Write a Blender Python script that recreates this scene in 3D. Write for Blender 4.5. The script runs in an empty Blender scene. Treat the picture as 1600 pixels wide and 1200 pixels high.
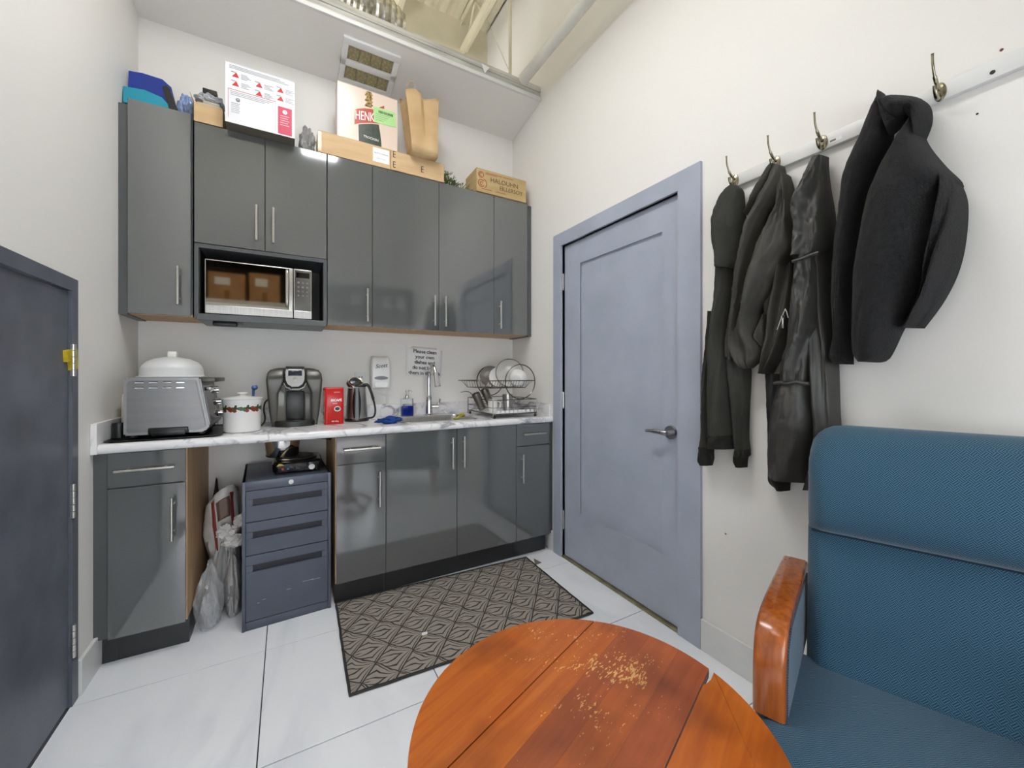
import bpy, bmesh, math, random
from mathutils import Vector, Matrix, noise
random.seed(7)
S = bpy.context.scene
COL = S.collection
PI = math.pi
# ------------------------------------------------------------------ camera, world, exposure
YAW = math.radians(29.546); FPX = 621.0; HOR = 585.5; CZ = 1.2
cd = bpy.data.cameras.new('camera'); cam = bpy.data.objects.new('camera', cd); COL.objects.link(cam)
cam.location = (0, 0, CZ); cam.rotation_euler = (PI/2, 0, -YAW)
cd.sensor_width = 36; cd.lens = FPX/1600*36; cd.shift_y = -(600-HOR)/1600; cd.clip_start = .02
S.camera = cam
w = bpy.data.worlds.new('world'); S.world = w; w.use_nodes = True
w.node_tree.nodes['Background'].inputs[0].default_value = (.9, .94, 1, 1)
w.node_tree.nodes['Background'].inputs[1].default_value = 3.0
S.view_settings.view_transform = 'Standard'; S.view_settings.look = 'None'
S.view_settings.gamma = 1; S.view_settings.use_curve_mapping = False
S.view_settings.exposure = 0.72
LAMP = 14.2            # radiance of the fluorescent diffusers

FWD = Vector((math.sin(YAW), math.cos(YAW), 0)); RGT = Vector((math.cos(YAW), -math.sin(YAW), 0))
def survey(u, v, axis, val):
    """where the sight line through a photo point meets a plane of the room (x, y or z = val)"""
    d = FWD*FPX + RGT*(u-800) + Vector((0, 0, HOR-v)); c = Vector((0, 0, CZ))
    return c + d*((val-c[axis])/d[axis])

# ------------------------------------------------------------------ materials
def lin(c):
    c = c/255.; return c/12.92 if c <= .04045 else ((c+.055)/1.055)**2.4
def rgb(t): return (lin(t[0]), lin(t[1]), lin(t[2]), 1)
MATS = {}
def mat(name, col, rough=.5, metal=0, **k):
    if name in MATS: return MATS[name]
    m = bpy.data.materials.new(name); m.use_nodes = True; MATS[name] = m
    nt = m.node_tree; b = nt.nodes['Principled BSDF']
    b.inputs['Base Color'].default_value = rgb(col); b.inputs['Roughness'].default_value = rough
    b.inputs['Metallic'].default_value = metal
    for kk, inp in (('ior','IOR'),('trans','Transmission Weight'),('alpha','Alpha'),('sheen','Sheen Weight'),('coat','Coat Weight'),('aniso','Anisotropic'),('spec','Specular IOR Level'),('sss','Subsurface Weight')):
        if kk in k: b.inputs[inp].default_value = k[kk]
    if 'emit' in k:
        b.inputs['Emission Color'].default_value = rgb(col); b.inputs['Emission Strength'].default_value = k['emit']
    if 'var' in k or 'bump' in k or 'col2' in k:
        tc = nt.nodes.new('ShaderNodeTexCoord'); mp = nt.nodes.new('ShaderNodeMapping')
        mp.inputs['Scale'].default_value = k.get('scl', (1, 1, 1))
        if 'rot' in k: mp.inputs['Rotation'].default_value = k['rot']
        nt.links.new(tc.outputs['Object'], mp.inputs['Vector'])
        n = nt.nodes.new('ShaderNodeTexNoise'); n.inputs['Scale'].default_value = k.get('ns', 8); n.inputs['Detail'].default_value = k.get('det', 4)
        n.inputs['Distortion'].default_value = k.get('dist', 0)
        nt.links.new(mp.outputs[0], n.inputs['Vector'])
        if 'var' in k or 'col2' in k:
            r = nt.nodes.new('ShaderNodeValToRGB'); a, c2 = k.get('rng', (.35, .65))
            r.color_ramp.elements[0].position = a; r.color_ramp.elements[1].position = c2
            v = k.get('var', .1)
            r.color_ramp.elements[0].color = rgb(k['col2']) if 'col2' in k else rgb([x*(1-v) for x in col])
            r.color_ramp.elements[1].color = rgb(col)
            nt.links.new(n.outputs['Fac'], r.inputs['Fac']); nt.links.new(r.outputs['Color'], b.inputs['Base Color'])
        if 'bump' in k:
            bp = nt.nodes.new('ShaderNodeBump'); bp.inputs['Strength'].default_value = k['bump']; bp.inputs['Distance'].default_value = k.get('bd', .002)
            src = n
            if 'bns' in k:
                src = nt.nodes.new('ShaderNodeTexNoise'); src.inputs['Scale'].default_value = k['bns']; src.inputs['Detail'].default_value = 3
                nt.links.new(tc.outputs['Object'], src.inputs['Vector'])
            nt.links.new(src.outputs['Fac'], bp.inputs['Height']); nt.links.new(bp.outputs['Normal'], b.inputs['Normal'])
    return m
def nodes_of(m): return m.node_tree.nodes, m.node_tree.links, m.node_tree.nodes['Principled BSDF']
def mth(m, op, a, b=None, c=None):
    n = m.node_tree.nodes.new('ShaderNodeMath'); n.operation = op
    for i, x in enumerate((a, b, c)):
        if x is None: continue
        if isinstance(x, (int, float)): n.inputs[i].default_value = x
        else: m.node_tree.links.new(x, n.inputs[i])
    return n.outputs[0]

WALL = mat('wall_paint', (236, 233, 228), .6, bump=.12, ns=60, bd=.001)
WALLL = WALL
CREAM = mat('cream_paint', (222, 213, 186), .7, var=.06, ns=3)
TRIMW = mat('trim_white', (226, 226, 224), .4, var=.04, ns=6)
GLOSS = mat('gloss_grey_lacquer', (90, 93, 93), .07, ior=2.15, bump=.015, ns=5, bd=.004)
GREY = mat('grey_melamine', (82, 85, 86), .35, var=.05, ns=5)
DARKG = mat('dark_toe_board', (47, 48, 50), .4, var=.1, ns=6)
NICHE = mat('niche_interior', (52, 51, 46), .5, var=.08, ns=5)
MAPLE = mat('raw_maple', (205, 172, 132), .6, col2=(186, 150, 112), scl=(14, 14, 1.2), ns=4)
STEEL = mat('brushed_steel', (205, 203, 196), .3, 1, var=.06, scl=(1, 1, 20), ns=10)
CHROME = mat('chrome', (225, 225, 225), .08, 1, var=.03, ns=4)
INOX = mat('stainless_sheet', (186, 184, 180), .32, 1, var=.08, scl=(30, 1, 1), ns=6)
BLACKP = mat('black_plastic', (22, 22, 22), .35, var=.15, ns=10)
BLACKG = mat('black_gloss', (12, 12, 12), .06, var=.1, ns=5)
DOORB = mat('blue_grey_door_paint', (174, 181, 196), .38, var=.05, ns=4, bump=.05, bns=40)
CARD = mat('cardboard', (206, 176, 134), .75, col2=(196, 164, 122), ns=5, scl=(1, 1, 6))
CARD2 = mat('cardboard_dull', (196, 170, 122), .75, col2=(184, 158, 110), ns=5, scl=(1, 1, 6))
CARDD = mat('cardboard_brown', (190, 146, 98), .6, col2=(170, 124, 80), ns=5)
KRAFT = mat('kraft_paper', (198, 168, 124), .7, col2=(184, 152, 108), ns=6, bump=.3, bns=14, bd=.004)
WHITE = mat('white_plastic', (236, 236, 234), .25, var=.02, ns=3)
PAPER = mat('white_paper', (246, 246, 244), .8, var=.03, ns=6)
INK = mat('black_ink', (28, 28, 30), .7, var=.1, ns=20)
INKG = mat('grey_ink', (120, 122, 124), .7, var=.1, ns=20)
RED = mat('red_print', (205, 40, 40), .5, var=.08, ns=9)
PINK = mat('rose_print', (214, 82, 104), .6, var=.08, ns=9)
BRASS = mat('antique_brass', (178, 170, 146), .22, 1, var=.2, ns=30)
GROUT = mat('grout', (58, 58, 60), .9, var=.1, ns=30)

def marble(name, base, vein, rough, scale, width):
    m = mat(name, base, rough); N, L, b = nodes_of(m)
    tc = N.new('ShaderNodeTexCoord'); geo = N.new('ShaderNodeNewGeometry')
    mp = N.new('ShaderNodeMapping'); mp.inputs['Rotation'].default_value = (.5, .3, .7); mp.inputs['Scale'].default_value = (scale, scale*.35, scale)
    L.new(geo.outputs['Position'], mp.inputs['Vector'])
    n = N.new('ShaderNodeTexNoise'); n.inputs['Scale'].default_value = 1.6; n.inputs['Detail'].default_value = 7; n.inputs['Distortion'].default_value = 1.4
    L.new(mp.outputs[0], n.inputs['Vector'])
    d = mth(m, 'ABSOLUTE', mth(m, 'SUBTRACT', n.outputs['Fac'], .5))
    r = N.new('ShaderNodeValToRGB'); e = r.color_ramp.elements
    e[0].position = 0; e[0].color = rgb(vein); e[1].position = width; e[1].color = rgb(base)
    L.new(d, r.inputs['Fac'])
    n2 = N.new('ShaderNodeTexNoise'); n2.inputs['Scale'].default_value = 2.2; n2.inputs['Detail'].default_value = 5
    L.new(mp.outputs[0], n2.inputs['Vector'])
    mx = N.new('ShaderNodeMix'); mx.data_type = 'RGBA'
    r2 = N.new('ShaderNodeValToRGB'); r2.color_ramp.elements[0].position = .38; r2.color_ramp.elements[1].position = .62
    L.new(n2.outputs['Fac'], r2.inputs['Fac']); L.new(r2.outputs['Color'], mx.inputs['Factor'])
    L.new(r.outputs['Color'], mx.inputs['A']); mx.inputs['B'].default_value = rgb(base)
    L.new(mx.outputs['Result'], b.inputs['Base Color'])
    return m
MARBLE = marble('marble_laminate', (232, 231, 232), (146, 144, 152), .22, 3.2, .045)
TILE = marble('porcelain_tile', (246, 248, 252), (228, 231, 238), .22, 1.3, .12)

def rug_material():
    m = mat('rug_leaf_weave', (128, 120, 112), .95); N, L, b = nodes_of(m)
    tc = N.new('ShaderNodeTexCoord'); sx = N.new('ShaderNodeSeparateXYZ'); L.new(tc.outputs['Object'], sx.inputs[0])
    nz = N.new('ShaderNodeTexNoise'); nz.inputs['Scale'].default_value = 9; L.new(tc.outputs['Object'], nz.inputs['Vector'])
    wob = mth(m, 'MULTIPLY', mth(m, 'SUBTRACT', nz.outputs['Fac'], .5), .045)
    x = mth(m, 'ADD', sx.outputs[0], wob); y = mth(m, 'ADD', sx.outputs[1], wob)
    W_, H_ = .155, .19
    u = mth(m, 'DIVIDE', x, W_); v = mth(m, 'DIVIDE', y, H_)
    p = mth(m, 'FRACT', mth(m, 'ADD', mth(m, 'ADD', u, v), 40)); q = mth(m, 'FRACT', mth(m, 'ADD', mth(m, 'SUBTRACT', u, v), 40))
    d1 = mth(m, 'MULTIPLY', mth(m, 'ADD', p, q), .5)
    span = mth(m, 'SUBTRACT', 1.04, mth(m, 'ABSOLUTE', mth(m, 'SUBTRACT', mth(m, 'MULTIPLY', d1, 2), 1)))
    nn = mth(m, 'ABSOLUTE', mth(m, 'DIVIDE', mth(m, 'SUBTRACT', p, q), span))
    ph = mth(m, 'ADD', mth(m, 'MULTIPLY', nn, 2.7), mth(m, 'MULTIPLY', d1, 2.2))
    st = mth(m, 'ABSOLUTE', mth(m, 'SUBTRACT', mth(m, 'FRACT', ph), .5))
    stripe = mth(m, 'LESS_THAN', st, .13)
    edge = mth(m, 'ADD', mth(m, 'LESS_THAN', p, .055), mth(m, 'LESS_THAN', q, .055))
    dark = mth(m, 'MINIMUM', mth(m, 'ADD', stripe, edge), 1)
    mx = N.new('ShaderNodeMix'); mx.data_type = 'RGBA'; L.new(dark, mx.inputs['Factor'])
    mx.inputs['A'].default_value = rgb((160, 151, 141)); mx.inputs['B'].default_value = rgb((60, 57, 55))
    L.new(mx.outputs['Result'], b.inputs['Base Color'])
    n2 = N.new('ShaderNodeTexNoise'); n2.inputs['Scale'].default_value = 350; L.new(tc.outputs['Object'], n2.inputs['Vector'])
    bp = N.new('ShaderNodeBump'); bp.inputs['Strength'].default_value = .6; bp.inputs['Distance'].default_value = .003
    L.new(n2.outputs['Fac'], bp.inputs['Height']); L.new(bp.outputs['Normal'], b.inputs['Normal'])
    return m
RUG = rug_material()

def wood(name, c1, c2, rough, rotz, scratch=False, coat=0, axis='z'):
    m = mat(name, c1, rough); N, L, b = nodes_of(m)
    g = N.new('ShaderNodeNewGeometry'); mp = N.new('ShaderNodeMapping')
    rt = N.new('ShaderNodeMapping'); rt.inputs['Rotation'].default_value = (0, 0, -rotz)
    L.new(g.outputs['Position'], rt.inputs['Vector']); L.new(rt.outputs[0], mp.inputs['Vector'])
    mp.inputs['Scale'].default_value = (1.5, 22, 22) if axis == 'x' else (22, 22, 1.5)
    n = N.new('ShaderNodeTexNoise'); n.inputs['Scale'].default_value = 3; n.inputs['Detail'].default_value = 6; n.inputs['Distortion'].default_value = .6
    L.new(mp.outputs[0], n.inputs['Vector'])
    r = N.new('ShaderNodeValToRGB'); e = r.color_ramp.elements
    e[0].position = .3; e[0].color = rgb(c2); e[1].position = .7; e[1].color = rgb(c1)
    L.new(n.outputs['Fac'], r.inputs['Fac']); out = r.outputs['Color']
    b.inputs['Coat Weight'].default_value = coat; b.inputs['Coat Roughness'].default_value = .15
    if scratch:
        s2 = N.new('ShaderNodeMapping'); s2.inputs['Scale'].default_value = (55, 150, 55); s2.inputs['Rotation'].default_value = (0, 0, .9)
        L.new(rt.outputs[0], s2.inputs['Vector'])
        a = N.new('ShaderNodeTexNoise'); a.inputs['Scale'].default_value = 1.6; a.inputs['Detail'].default_value = 2
        L.new(s2.outputs[0], a.inputs['Vector'])
        bl = N.new('ShaderNodeTexNoise'); bl.inputs['Scale'].default_value = 14; bl.inputs['Detail'].default_value = 1
        L.new(g.outputs['Position'], bl.inputs['Vector'])
        # worn zone: a band across the far half of the top
        sp = N.new('ShaderNodeVectorMath'); sp.operation = 'DISTANCE'; L.new(g.outputs['Position'], sp.inputs[0]); sp.inputs[1].default_value = (.60, .66, .55)
        zone = mth(m, 'MULTIPLY', mth(m, 'SUBTRACT', .17, sp.outputs['Value']), 1.4)
        thr = mth(m, 'ADD', mth(m, 'ADD', a.outputs['Fac'], mth(m, 'MULTIPLY', mth(m, 'SUBTRACT', bl.outputs['Fac'], .5), .6)), mth(m, 'MINIMUM', zone, .13))
        f = mth(m, 'GREATER_THAN', thr, .755)
        mx = N.new('ShaderNodeMix'); mx.data_type = 'RGBA'; L.new(f, mx.inputs['Factor']); L.new(out, mx.inputs['A'])
        mx.inputs['B'].default_value = rgb((226, 172, 104)); out = mx.outputs['Result']
        # faint dark ring stain
        st = N.new('ShaderNodeTexNoise'); st.inputs['Scale'].default_value = 6; L.new(g.outputs['Position'], st.inputs['Vector'])
        r3 = N.new('ShaderNodeValToRGB'); r3.color_ramp.elements[0].position = .25; r3.color_ramp.elements[0].color = (.55, .5, .5, 1)
        r3.color_ramp.elements[1].position = .48; r3.color_ramp.elements[1].color = (1, 1, 1, 1); L.new(st.outputs['Fac'], r3.inputs['Fac'])
        m2 = N.new('ShaderNodeMix'); m2.data_type = 'RGBA'; m2.blend_type = 'MULTIPLY'; m2.inputs['Factor'].default_value = 1
        L.new(out, m2.inputs['A']); L.new(r3.outputs['Color'], m2.inputs['B']); out = m2.outputs['Result']
    L.new(out, b.inputs['Base Color'])
    return m
TD = math.radians(20.9)
WOODA = wood('table_wood_orange', (196, 106, 30), (172, 84, 22), .3, TD, True, .3, 'x')
WOODB = wood('table_wood_red', (178, 92, 36), (158, 78, 28), .3, TD, True, .3, 'x')
WOODC = wood('table_wood_brown', (168, 84, 38), (148, 72, 32), .32, TD, True, .3, 'x')
OAK = wood('oak_armrest', (176, 96, 34), (138, 66, 20), .25, 0, False, .5, 'z')

def weave_material():
    m = mat('blue_basket_weave', (44, 84, 116), .9, sheen=.25); N, L, b = nodes_of(m)
    tc = N.new('ShaderNodeTexCoord'); mp = N.new('ShaderNodeMapping'); L.new(tc.outputs['UV'], mp.inputs['Vector'])
    mp.inputs['Rotation'].default_value = (0, 0, .78)
    s = N.new('ShaderNodeSeparateXYZ'); L.new(mp.outputs[0], s.inputs[0])
    P = .0115
    u = mth(m, 'DIVIDE', s.outputs[0], P); v = mth(m, 'DIVIDE', s.outputs[1], P)
    chk = mth(m, 'MODULO', mth(m, 'ADD', mth(m, 'ADD', mth(m, 'FLOOR', u), mth(m, 'FLOOR', v)), 4000), 2)
    su = mth(m, 'ABSOLUTE', mth(m, 'SUBTRACT', mth(m, 'FRACT', mth(m, 'MULTIPLY', u, 3)), .5))
    sv = mth(m, 'ABSOLUTE', mth(m, 'SUBTRACT', mth(m, 'FRACT', mth(m, 'MULTIPLY', v, 3)), .5))
    t = mth(m, 'ADD', mth(m, 'MULTIPLY', chk, su), mth(m, 'MULTIPLY', mth(m, 'SUBTRACT', 1, chk), sv))
    r = N.new('ShaderNodeValToRGB'); e = r.color_ramp.elements
    e[0].position = .12; e[0].color = rgb((56, 102, 128)); e[1].position = .36; e[1].color = rgb((16, 42, 60))
    L.new(t, r.inputs['Fac']); L.new(r.outputs['Color'], b.inputs['Base Color'])
    bp = N.new('ShaderNodeBump'); bp.inputs['Strength'].default_value = .25; bp.inputs['Distance'].default_value = .001; bp.invert = True
    L.new(t, bp.inputs['Height']); L.new(bp.outputs['Normal'], b.inputs['Normal'])
    return m
BLUE = weave_material()
NYLON = mat('olive_black_nylon', (64, 62, 56), .68, var=.12, ns=8, bump=.25, bns=30, bd=.003)
SHINY = mat('shiny_black_nylon', (58, 57, 54), .48, var=.1, ns=8, bump=.3, bns=26, bd=.004)
COTTON = mat('black_cotton', (54, 54, 49), .95, var=.1, ns=10, bump=.1, bns=200, bd=.001)
FLEECE = mat('black_fleece', (28, 28, 30), 1, var=.3, ns=60, bump=.7, bns=240, bd=.004, sheen=.03)

# ------------------------------------------------------------------ mesh helpers
def box(bm, x0, x1, y0, y1, z0, z1, bev=0, seg=2, M=None):
    t = bmesh.new()
    vs = [t.verts.new((x, y, z)) for z in (z0, z1) for y in (y0, y1) for x in (x0, x1)]
    for f in ((0,2,3,1),(4,5,7,6),(0,1,5,4),(2,6,7,3),(0,4,6,2),(1,3,7,5)): t.faces.new([vs[i] for i in f])
    if bev: bmesh.ops.bevel(t, geom=t.edges[:], offset=bev, segments=seg, affect='EDGES', profile=.5)
    join(bm, t, M)
def join(bm, t, M=None):
    if M is not None: bmesh.ops.transform(t, matrix=M, verts=t.verts[:])
    me = bpy.data.meshes.new('t'); t.to_mesh(me); t.free(); bm.from_mesh(me); bpy.data.meshes.remove(me)
def frame(d):
    d = d.normalized(); a = Vector((0, 0, 1)) if abs(d.z) < .9 else Vector((1, 0, 0))
    x = d.cross(a).normalized(); return x, d.cross(x).normalized()
def rings(bm, R, caps=True, closed=False, loop=True):
    V = [[bm.verts.new(p) for p in r] for r in R]; n = len(V[0])
    for i in range(len(V)-(0 if closed else 1)):
        a, b = V[i], V[(i+1) % len(V)]
        for j in range(n if loop else n-1):
            q = [a[j], a[(j+1) % n], b[(j+1) % n], b[j]]
            try: bm.faces.new(q)
            except ValueError: pass
    if caps and not closed:
        for r in (V[0], V[-1]):
            try: bm.faces.new(r)
            except ValueError: pass
def cyl(bm, p0, p1, r0, r1=None, n=20):
    p0, p1 = Vector(p0), Vector(p1); r1 = r0 if r1 is None else r1; x, y = frame(p1-p0)
    rings(bm, [[p+(x*math.cos(2*PI*i/n)+y*math.sin(2*PI*i/n))*r for i in range(n)] for p, r in ((p0, r0), (p1, r1))])
def tube(bm, pts, r, n=8, closed=False):
    pts = [Vector(p) for p in pts]; R = []; x = None; N = len(pts)
    for i, p in enumerate(pts):
        d = (pts[(i+1) % N]-pts[i-1]) if closed else (pts[min(i+1, N-1)]-pts[max(i-1, 0)])
        d.normalize()
        if x is None: x, y = frame(d)
        else: x = (x-d*x.dot(d)).normalized()
        y = d.cross(x); rr = r[i] if isinstance(r, (list, tuple)) else r
        R.append([p+(x*math.cos(2*PI*j/n)+y*math.sin(2*PI*j/n))*rr for j in range(n)])
    rings(bm, R, closed=closed)
def spline(P, n=8, closed=False):
    P = [Vector(p) for p in P]; out = []; N = len(P)
    for i in range(N if closed else N-1):
        a, b, c, d = (P[(i-1) % N], P[i], P[(i+1) % N], P[(i+2) % N]) if closed else (P[max(i-1, 0)], P[i], P[i+1], P[min(i+2, N-1)])
        for k in range(n):
            t = k/n; out.append(.5*((2*b)+(c-a)*t+(2*a-5*b+4*c-d)*t*t+(3*b-a-3*c+d)*t**3))
    if not closed: out.append(P[-1])
    return out
def lathe(bm, prof, c, n=32, sx=1, sy=1, closed=False):
    c = Vector(c)
    rings(bm, [[c+Vector((r*math.cos(2*PI*i/n)*sx, r*math.sin(2*PI*i/n)*sy, z)) for i in range(n)] for r, z in prof], closed=closed)
def circle(c, r, ax=2, n=32):
    c = Vector(c); o = []
    for i in range(n):
        a, b = r*math.cos(2*PI*i/n), r*math.sin(2*PI*i/n)
        o.append(c+Vector(((0, a, b), (a, 0, b), (a, b, 0))[ax]))
    return o
def prism(bm, poly, h0, h1, fn):
    """polygon extruded between h0 and h1; fn(a, b, h) -> point"""
    rings(bm, [[fn(a, b, h) for a, b in poly] for h in (h0, h1)])
ORG = {}
def obj(name, bm, m, parent=None, smooth=40, M=None, base=None, mods=None):
    if M is not None: bmesh.ops.transform(bm, matrix=M, verts=bm.verts[:])
    bmesh.ops.recalc_face_normals(bm, faces=bm.faces[:])
    vs = [v.co for v in bm.verts]
    lo = Vector([min(v[i] for v in vs) for i in range(3)]); hi = Vector([max(v[i] for v in vs) for i in range(3)])
    c = Vector(((lo.x+hi.x)/2, (lo.y+hi.y)/2, lo.z)) if base is None else Vector(base)
    bmesh.ops.translate(bm, vec=-c, verts=bm.verts[:])
    me = bpy.data.meshes.new(name); bm.to_mesh(me); bm.free(); me.materials.append(m)
    if smooth:
        for p in me.polygons: p.use_smooth = True
        me.set_sharp_from_angle(angle=math.radians(smooth))
    o = bpy.data.objects.new(name, me); COL.objects.link(o); ORG[o.name] = c
    if parent is not None: o.parent = parent; o.location = c-ORG[parent.name]
    else: o.location = c
    return o
def tag(o, label, cat, group=None):
    o['label'] = label; o['category'] = cat
    if group: o['group'] = group
    return o
def thing(name, loc, label, cat, group=None):
    o = bpy.data.objects.new(name, None); COL.objects.link(o); o.location = loc; ORG[o.name] = Vector(loc); o.empty_display_size = .05
    return tag(o, label, cat, group)
def struct(name, bm, m, parent=None, smooth=0):
    o = obj(name, bm, m, parent, smooth)
    if parent is None: o['kind'] = 'structure'
    return o
def BX(name, m, parent, *a, bev=0, M=None, smooth=40):
    bm = bmesh.new(); box(bm, *a, bev=bev); return obj(name, bm, m, parent, smooth, M)
def new(): return bmesh.new()
def text(name, s, size, org, xd, yd, m, parent, ext=.0003, align='CENTER', bold=0, shear=0, sq=1):
    cu = bpy.data.curves.new('lettering', 'FONT'); cu.body = s; cu.size = size; cu.align_x = align; cu.align_y = 'CENTER'
    cu.extrude = ext; cu.offset = bold; cu.resolution_u = 3; cu.shear = shear
    to = bpy.data.objects.new('lettering_source', cu); COL.objects.link(to)
    dg = bpy.context.evaluated_depsgraph_get(); me = bpy.data.meshes.new_from_object(to.evaluated_get(dg))
    bpy.data.objects.remove(to); bpy.data.curves.remove(cu)
    bm = new(); bm.from_mesh(me); bpy.data.meshes.remove(me)
    xd = Vector(xd).normalized(); yd = Vector(yd).normalized(); zd = xd.cross(yd)
    M = Matrix((xd, yd, zd)).transposed().to_4x4(); M = M @ Matrix.Diagonal((sq, 1, 1, 1)); M.translation = Vector(org)
    return obj(name, bm, m, parent, 0, M)
def rotz(a, c): return Matrix.Translation(Vector(c)) @ Matrix.Rotation(a, 4, 'Z') @ Matrix.Translation(-Vector(c))

# ------------------------------------------------------------------ the room
XL, XR, YB, ZT = -.68, 1.585, 2.79, 4.3
YR, XW = -1.35, -1.5        # wall behind the viewer, wider part of the room there
bm = new(); box(bm, XW-.1, XR+.1, YR-.1, 3.4, -.06, -.006); floor = struct('floor', bm, GROUT)
P = .602
for i in range(-2, 4):
    for j in range(-5, 3):
        x0, y0 = -.08+P*i, 1.433+P*j
        x1, y1 = x0+P, y0+P
        a, b, c, d = max(x0, XW), min(x1, XR), max(y0, YR), min(y1, YB)
        if b-a < .03 or d-c < .03 or (b <= XL+.02 and d > .8): continue
        g = .0019; bm = new(); box(bm, a+g, b-g, c+g, d-g, -.006, 0, bev=.0008, seg=1); obj('tile', bm, TILE, floor, 0)
bm = new(); box(bm, XL-.1, XL, .8, 1.19, 0, ZT); box(bm, XL-.1, XL, 1.19, 2.08, 1.55, ZT); box(bm, XL-.1, XL, 2.08, YB+.1, 0, ZT); box(bm, XW, XL-.1, .8, .9, 0, ZT)
struct('wall_left', bm, WALL)
bm = new(); box(bm, XW-.1, XW, YR, .9, 0, ZT); struct('wall_left_rear', bm, WALL)
bm = new()
box(bm, XR, XR+.12, YR, 1.22, 0, ZT); box(bm, XR, XR+.12, 1.22, 2.12, 2.05, ZT); box(bm, XR, XR+.12, 2.12, 3.4, 0, ZT)
wall_right = struct('wall_right', bm, WALL)
bm = new(); box(bm, XL, XR, YB, YB+.1, 0, 3.2); wall_back = struct('wall_back', bm, WALL)
bm = new(); box(bm, XL-.1, XR, 3.25, 3.35, 3.0, ZT); struct('wall_back_upper', bm, CREAM)
WX0, WX1, WZ0, WZ1 = -1.3, 1.3, .45, 1.8
bm = new(); box(bm, XW-.1, WX0, YR-.1, YR, 0, ZT); box(bm, WX1, XR+.1, YR-.1, YR, 0, ZT); box(bm, WX0, WX1, YR-.1, YR, 0, WZ0); box(bm, WX0, WX1, YR-.1, YR, WZ1, ZT); struct('wall_rear', bm, WALL)
bm = new()
for a in ((WX0, WX1, WZ0, WZ0+.05), (WX0, WX1, WZ1-.05, WZ1), (WX0, WX0+.05, WZ0+.05, WZ1-.05), (WX1-.05, WX1, WZ0+.05, WZ1-.05), (-.025, .025, WZ0+.05, WZ1-.05)): box(bm, a[0], a[1], YR-.09, YR-.03, a[2], a[3], bev=.002, seg=1)
fill_win = struct('added_fill_window', bm, TRIMW)  # added window, unseen, lets in world light as frontal fill
for a, b in ((WX0+.05, -.025), (.025, WX1-.05)): bm = new(); box(bm, a, b, YR-.063, YR-.059, WZ0+.05, WZ1-.05); obj('fill_pane', bm, mat('fill_window_glass', (250, 252, 252), .0, trans=1, ior=1.02, var=.01), fill_win, 0)
# sloping soffit over the cabinets
bm = new(); prism(bm, [(2.38, 3.159), (2.79, 3.085), (2.79, 3.105), (2.38, 3.179)], XL, XR, lambda a, b, h: Vector((h, a, b)))
soffit = struct('ceiling_soffit', bm, WALL)
bm = new(); box(bm, XL, XR, 2.366, 2.385, 3.157, 3.182, bev=.003); obj('soffit_lip', bm, TRIMW, soffit)
TRACKM = mat('galvanised_track', (212, 211, 204), .45, .2, var=.15, ns=12, scl=(.3, 4, 4))
bm = new(); box(bm, XL, XR, 2.385, 2.392, 3.18, 3.262); box(bm, XL, XR, 2.385, 2.43, 3.258, 3.263); box(bm, XL, XR, 2.378, 2.386, 3.225, 3.262)
obj('metal_track', bm, TRACKM, soffit, 0)
p = survey(757, 106, 1, 2.376)
bm = new(); prism(bm, [(-.025, .02), (.035, .012), (.002, -.035)], 2.372, 2.376, lambda a, b, h: Vector((p.x+a, h, p.z+b))); obj('paper_scrap', bm, PAPER, soffit, 0)
# exposed deck
bm = new(); R = []
x = XW-.1; k = 0; prof = []
while x < XR+.1:
    for dx, z in ((0, ZT), (.05, ZT), (.065, ZT+.045), (.115, ZT+.045)): prof.append((min(x+dx, XR+.12), z))
    x += .13
for y in (YR-.1, 3.4): R.append([Vector((a, y, b)) for a, b in prof])
rings(bm, R, caps=False, loop=False); ceiling = struct('ceiling', bm, CREAM)
bm = new(); box(bm, XW-.1, XR+.12, YR-.1, 3.4, ZT+.05, ZT+.08); obj('roof_slab', bm, CREAM, ceiling, 0)
for jx in (1.35, .75, -.1):
    j = thing('ceiling_joist', (jx, 1, ZT-.3), {1.35: 'cream steel joist up in the corner above the pipe', .75: 'cream steel joist above the middle of the soffit', -.1: 'cream steel joist above the foil duct'}[jx], 'joist', 'joists under the roof deck')
    bm = new(); box(bm, jx-.035, jx+.035, YR, 3.25, ZT-.012, ZT); box(bm, jx-.03, jx-.024, YR, 3.25, ZT-.05, ZT-.01); obj('top_chord', bm, CREAM, j, 0)
    bm = new(); box(bm, jx-.035, jx+.035, YR, 3.25, ZT-.26, ZT-.245); box(bm, jx-.004, jx+.004, YR, 3.25, ZT-.29, ZT-.25); obj('bottom_chord', bm, CREAM, j, 0)
    bm = new(); yy = YR
    while yy < 3.1:
        cyl(bm, (jx, yy, ZT-.25), (jx, yy+.15, ZT-.01), .009, n=6); cyl(bm, (jx, yy+.15, ZT-.01), (jx, yy+.3, ZT-.25), .009, n=6); yy += .3
    obj('web_rod', bm, CREAM, j)
bm = new(); cyl(bm, (1.41, YR, 3.222), (1.41, 2.33, 3.222), .036, n=20); cyl(bm, (1.41, 2.33, 3.222), (1.41, 2.338, 3.222), .036, .028)
tag(obj('ceiling_pipe', bm, mat('pipe_white', (224, 222, 212), .45, var=.04, ns=5)), 'white round pipe running high along the right wall', 'pipe')
p0 = survey(797, 110, 1, 2.43)
bm = new(); cyl(bm, (p0.x, 2.43, 3.263), (p0.x, 2.43, ZT), .012, n=8); tag(obj('hanger_rod', bm, CREAM), 'thin upright hanger rod rising from the soffit track', 'rod')
bm = new(); cyl(bm, (p0.x+.06, 2.5, 3.263), (p0.x+.6, 2.5, ZT+.03), .003, n=6) if False else cyl(bm, (p0.x+.03, 2.43, 3.263), (p0.x+.13, 3.1, ZT), .003, n=6)
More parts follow.
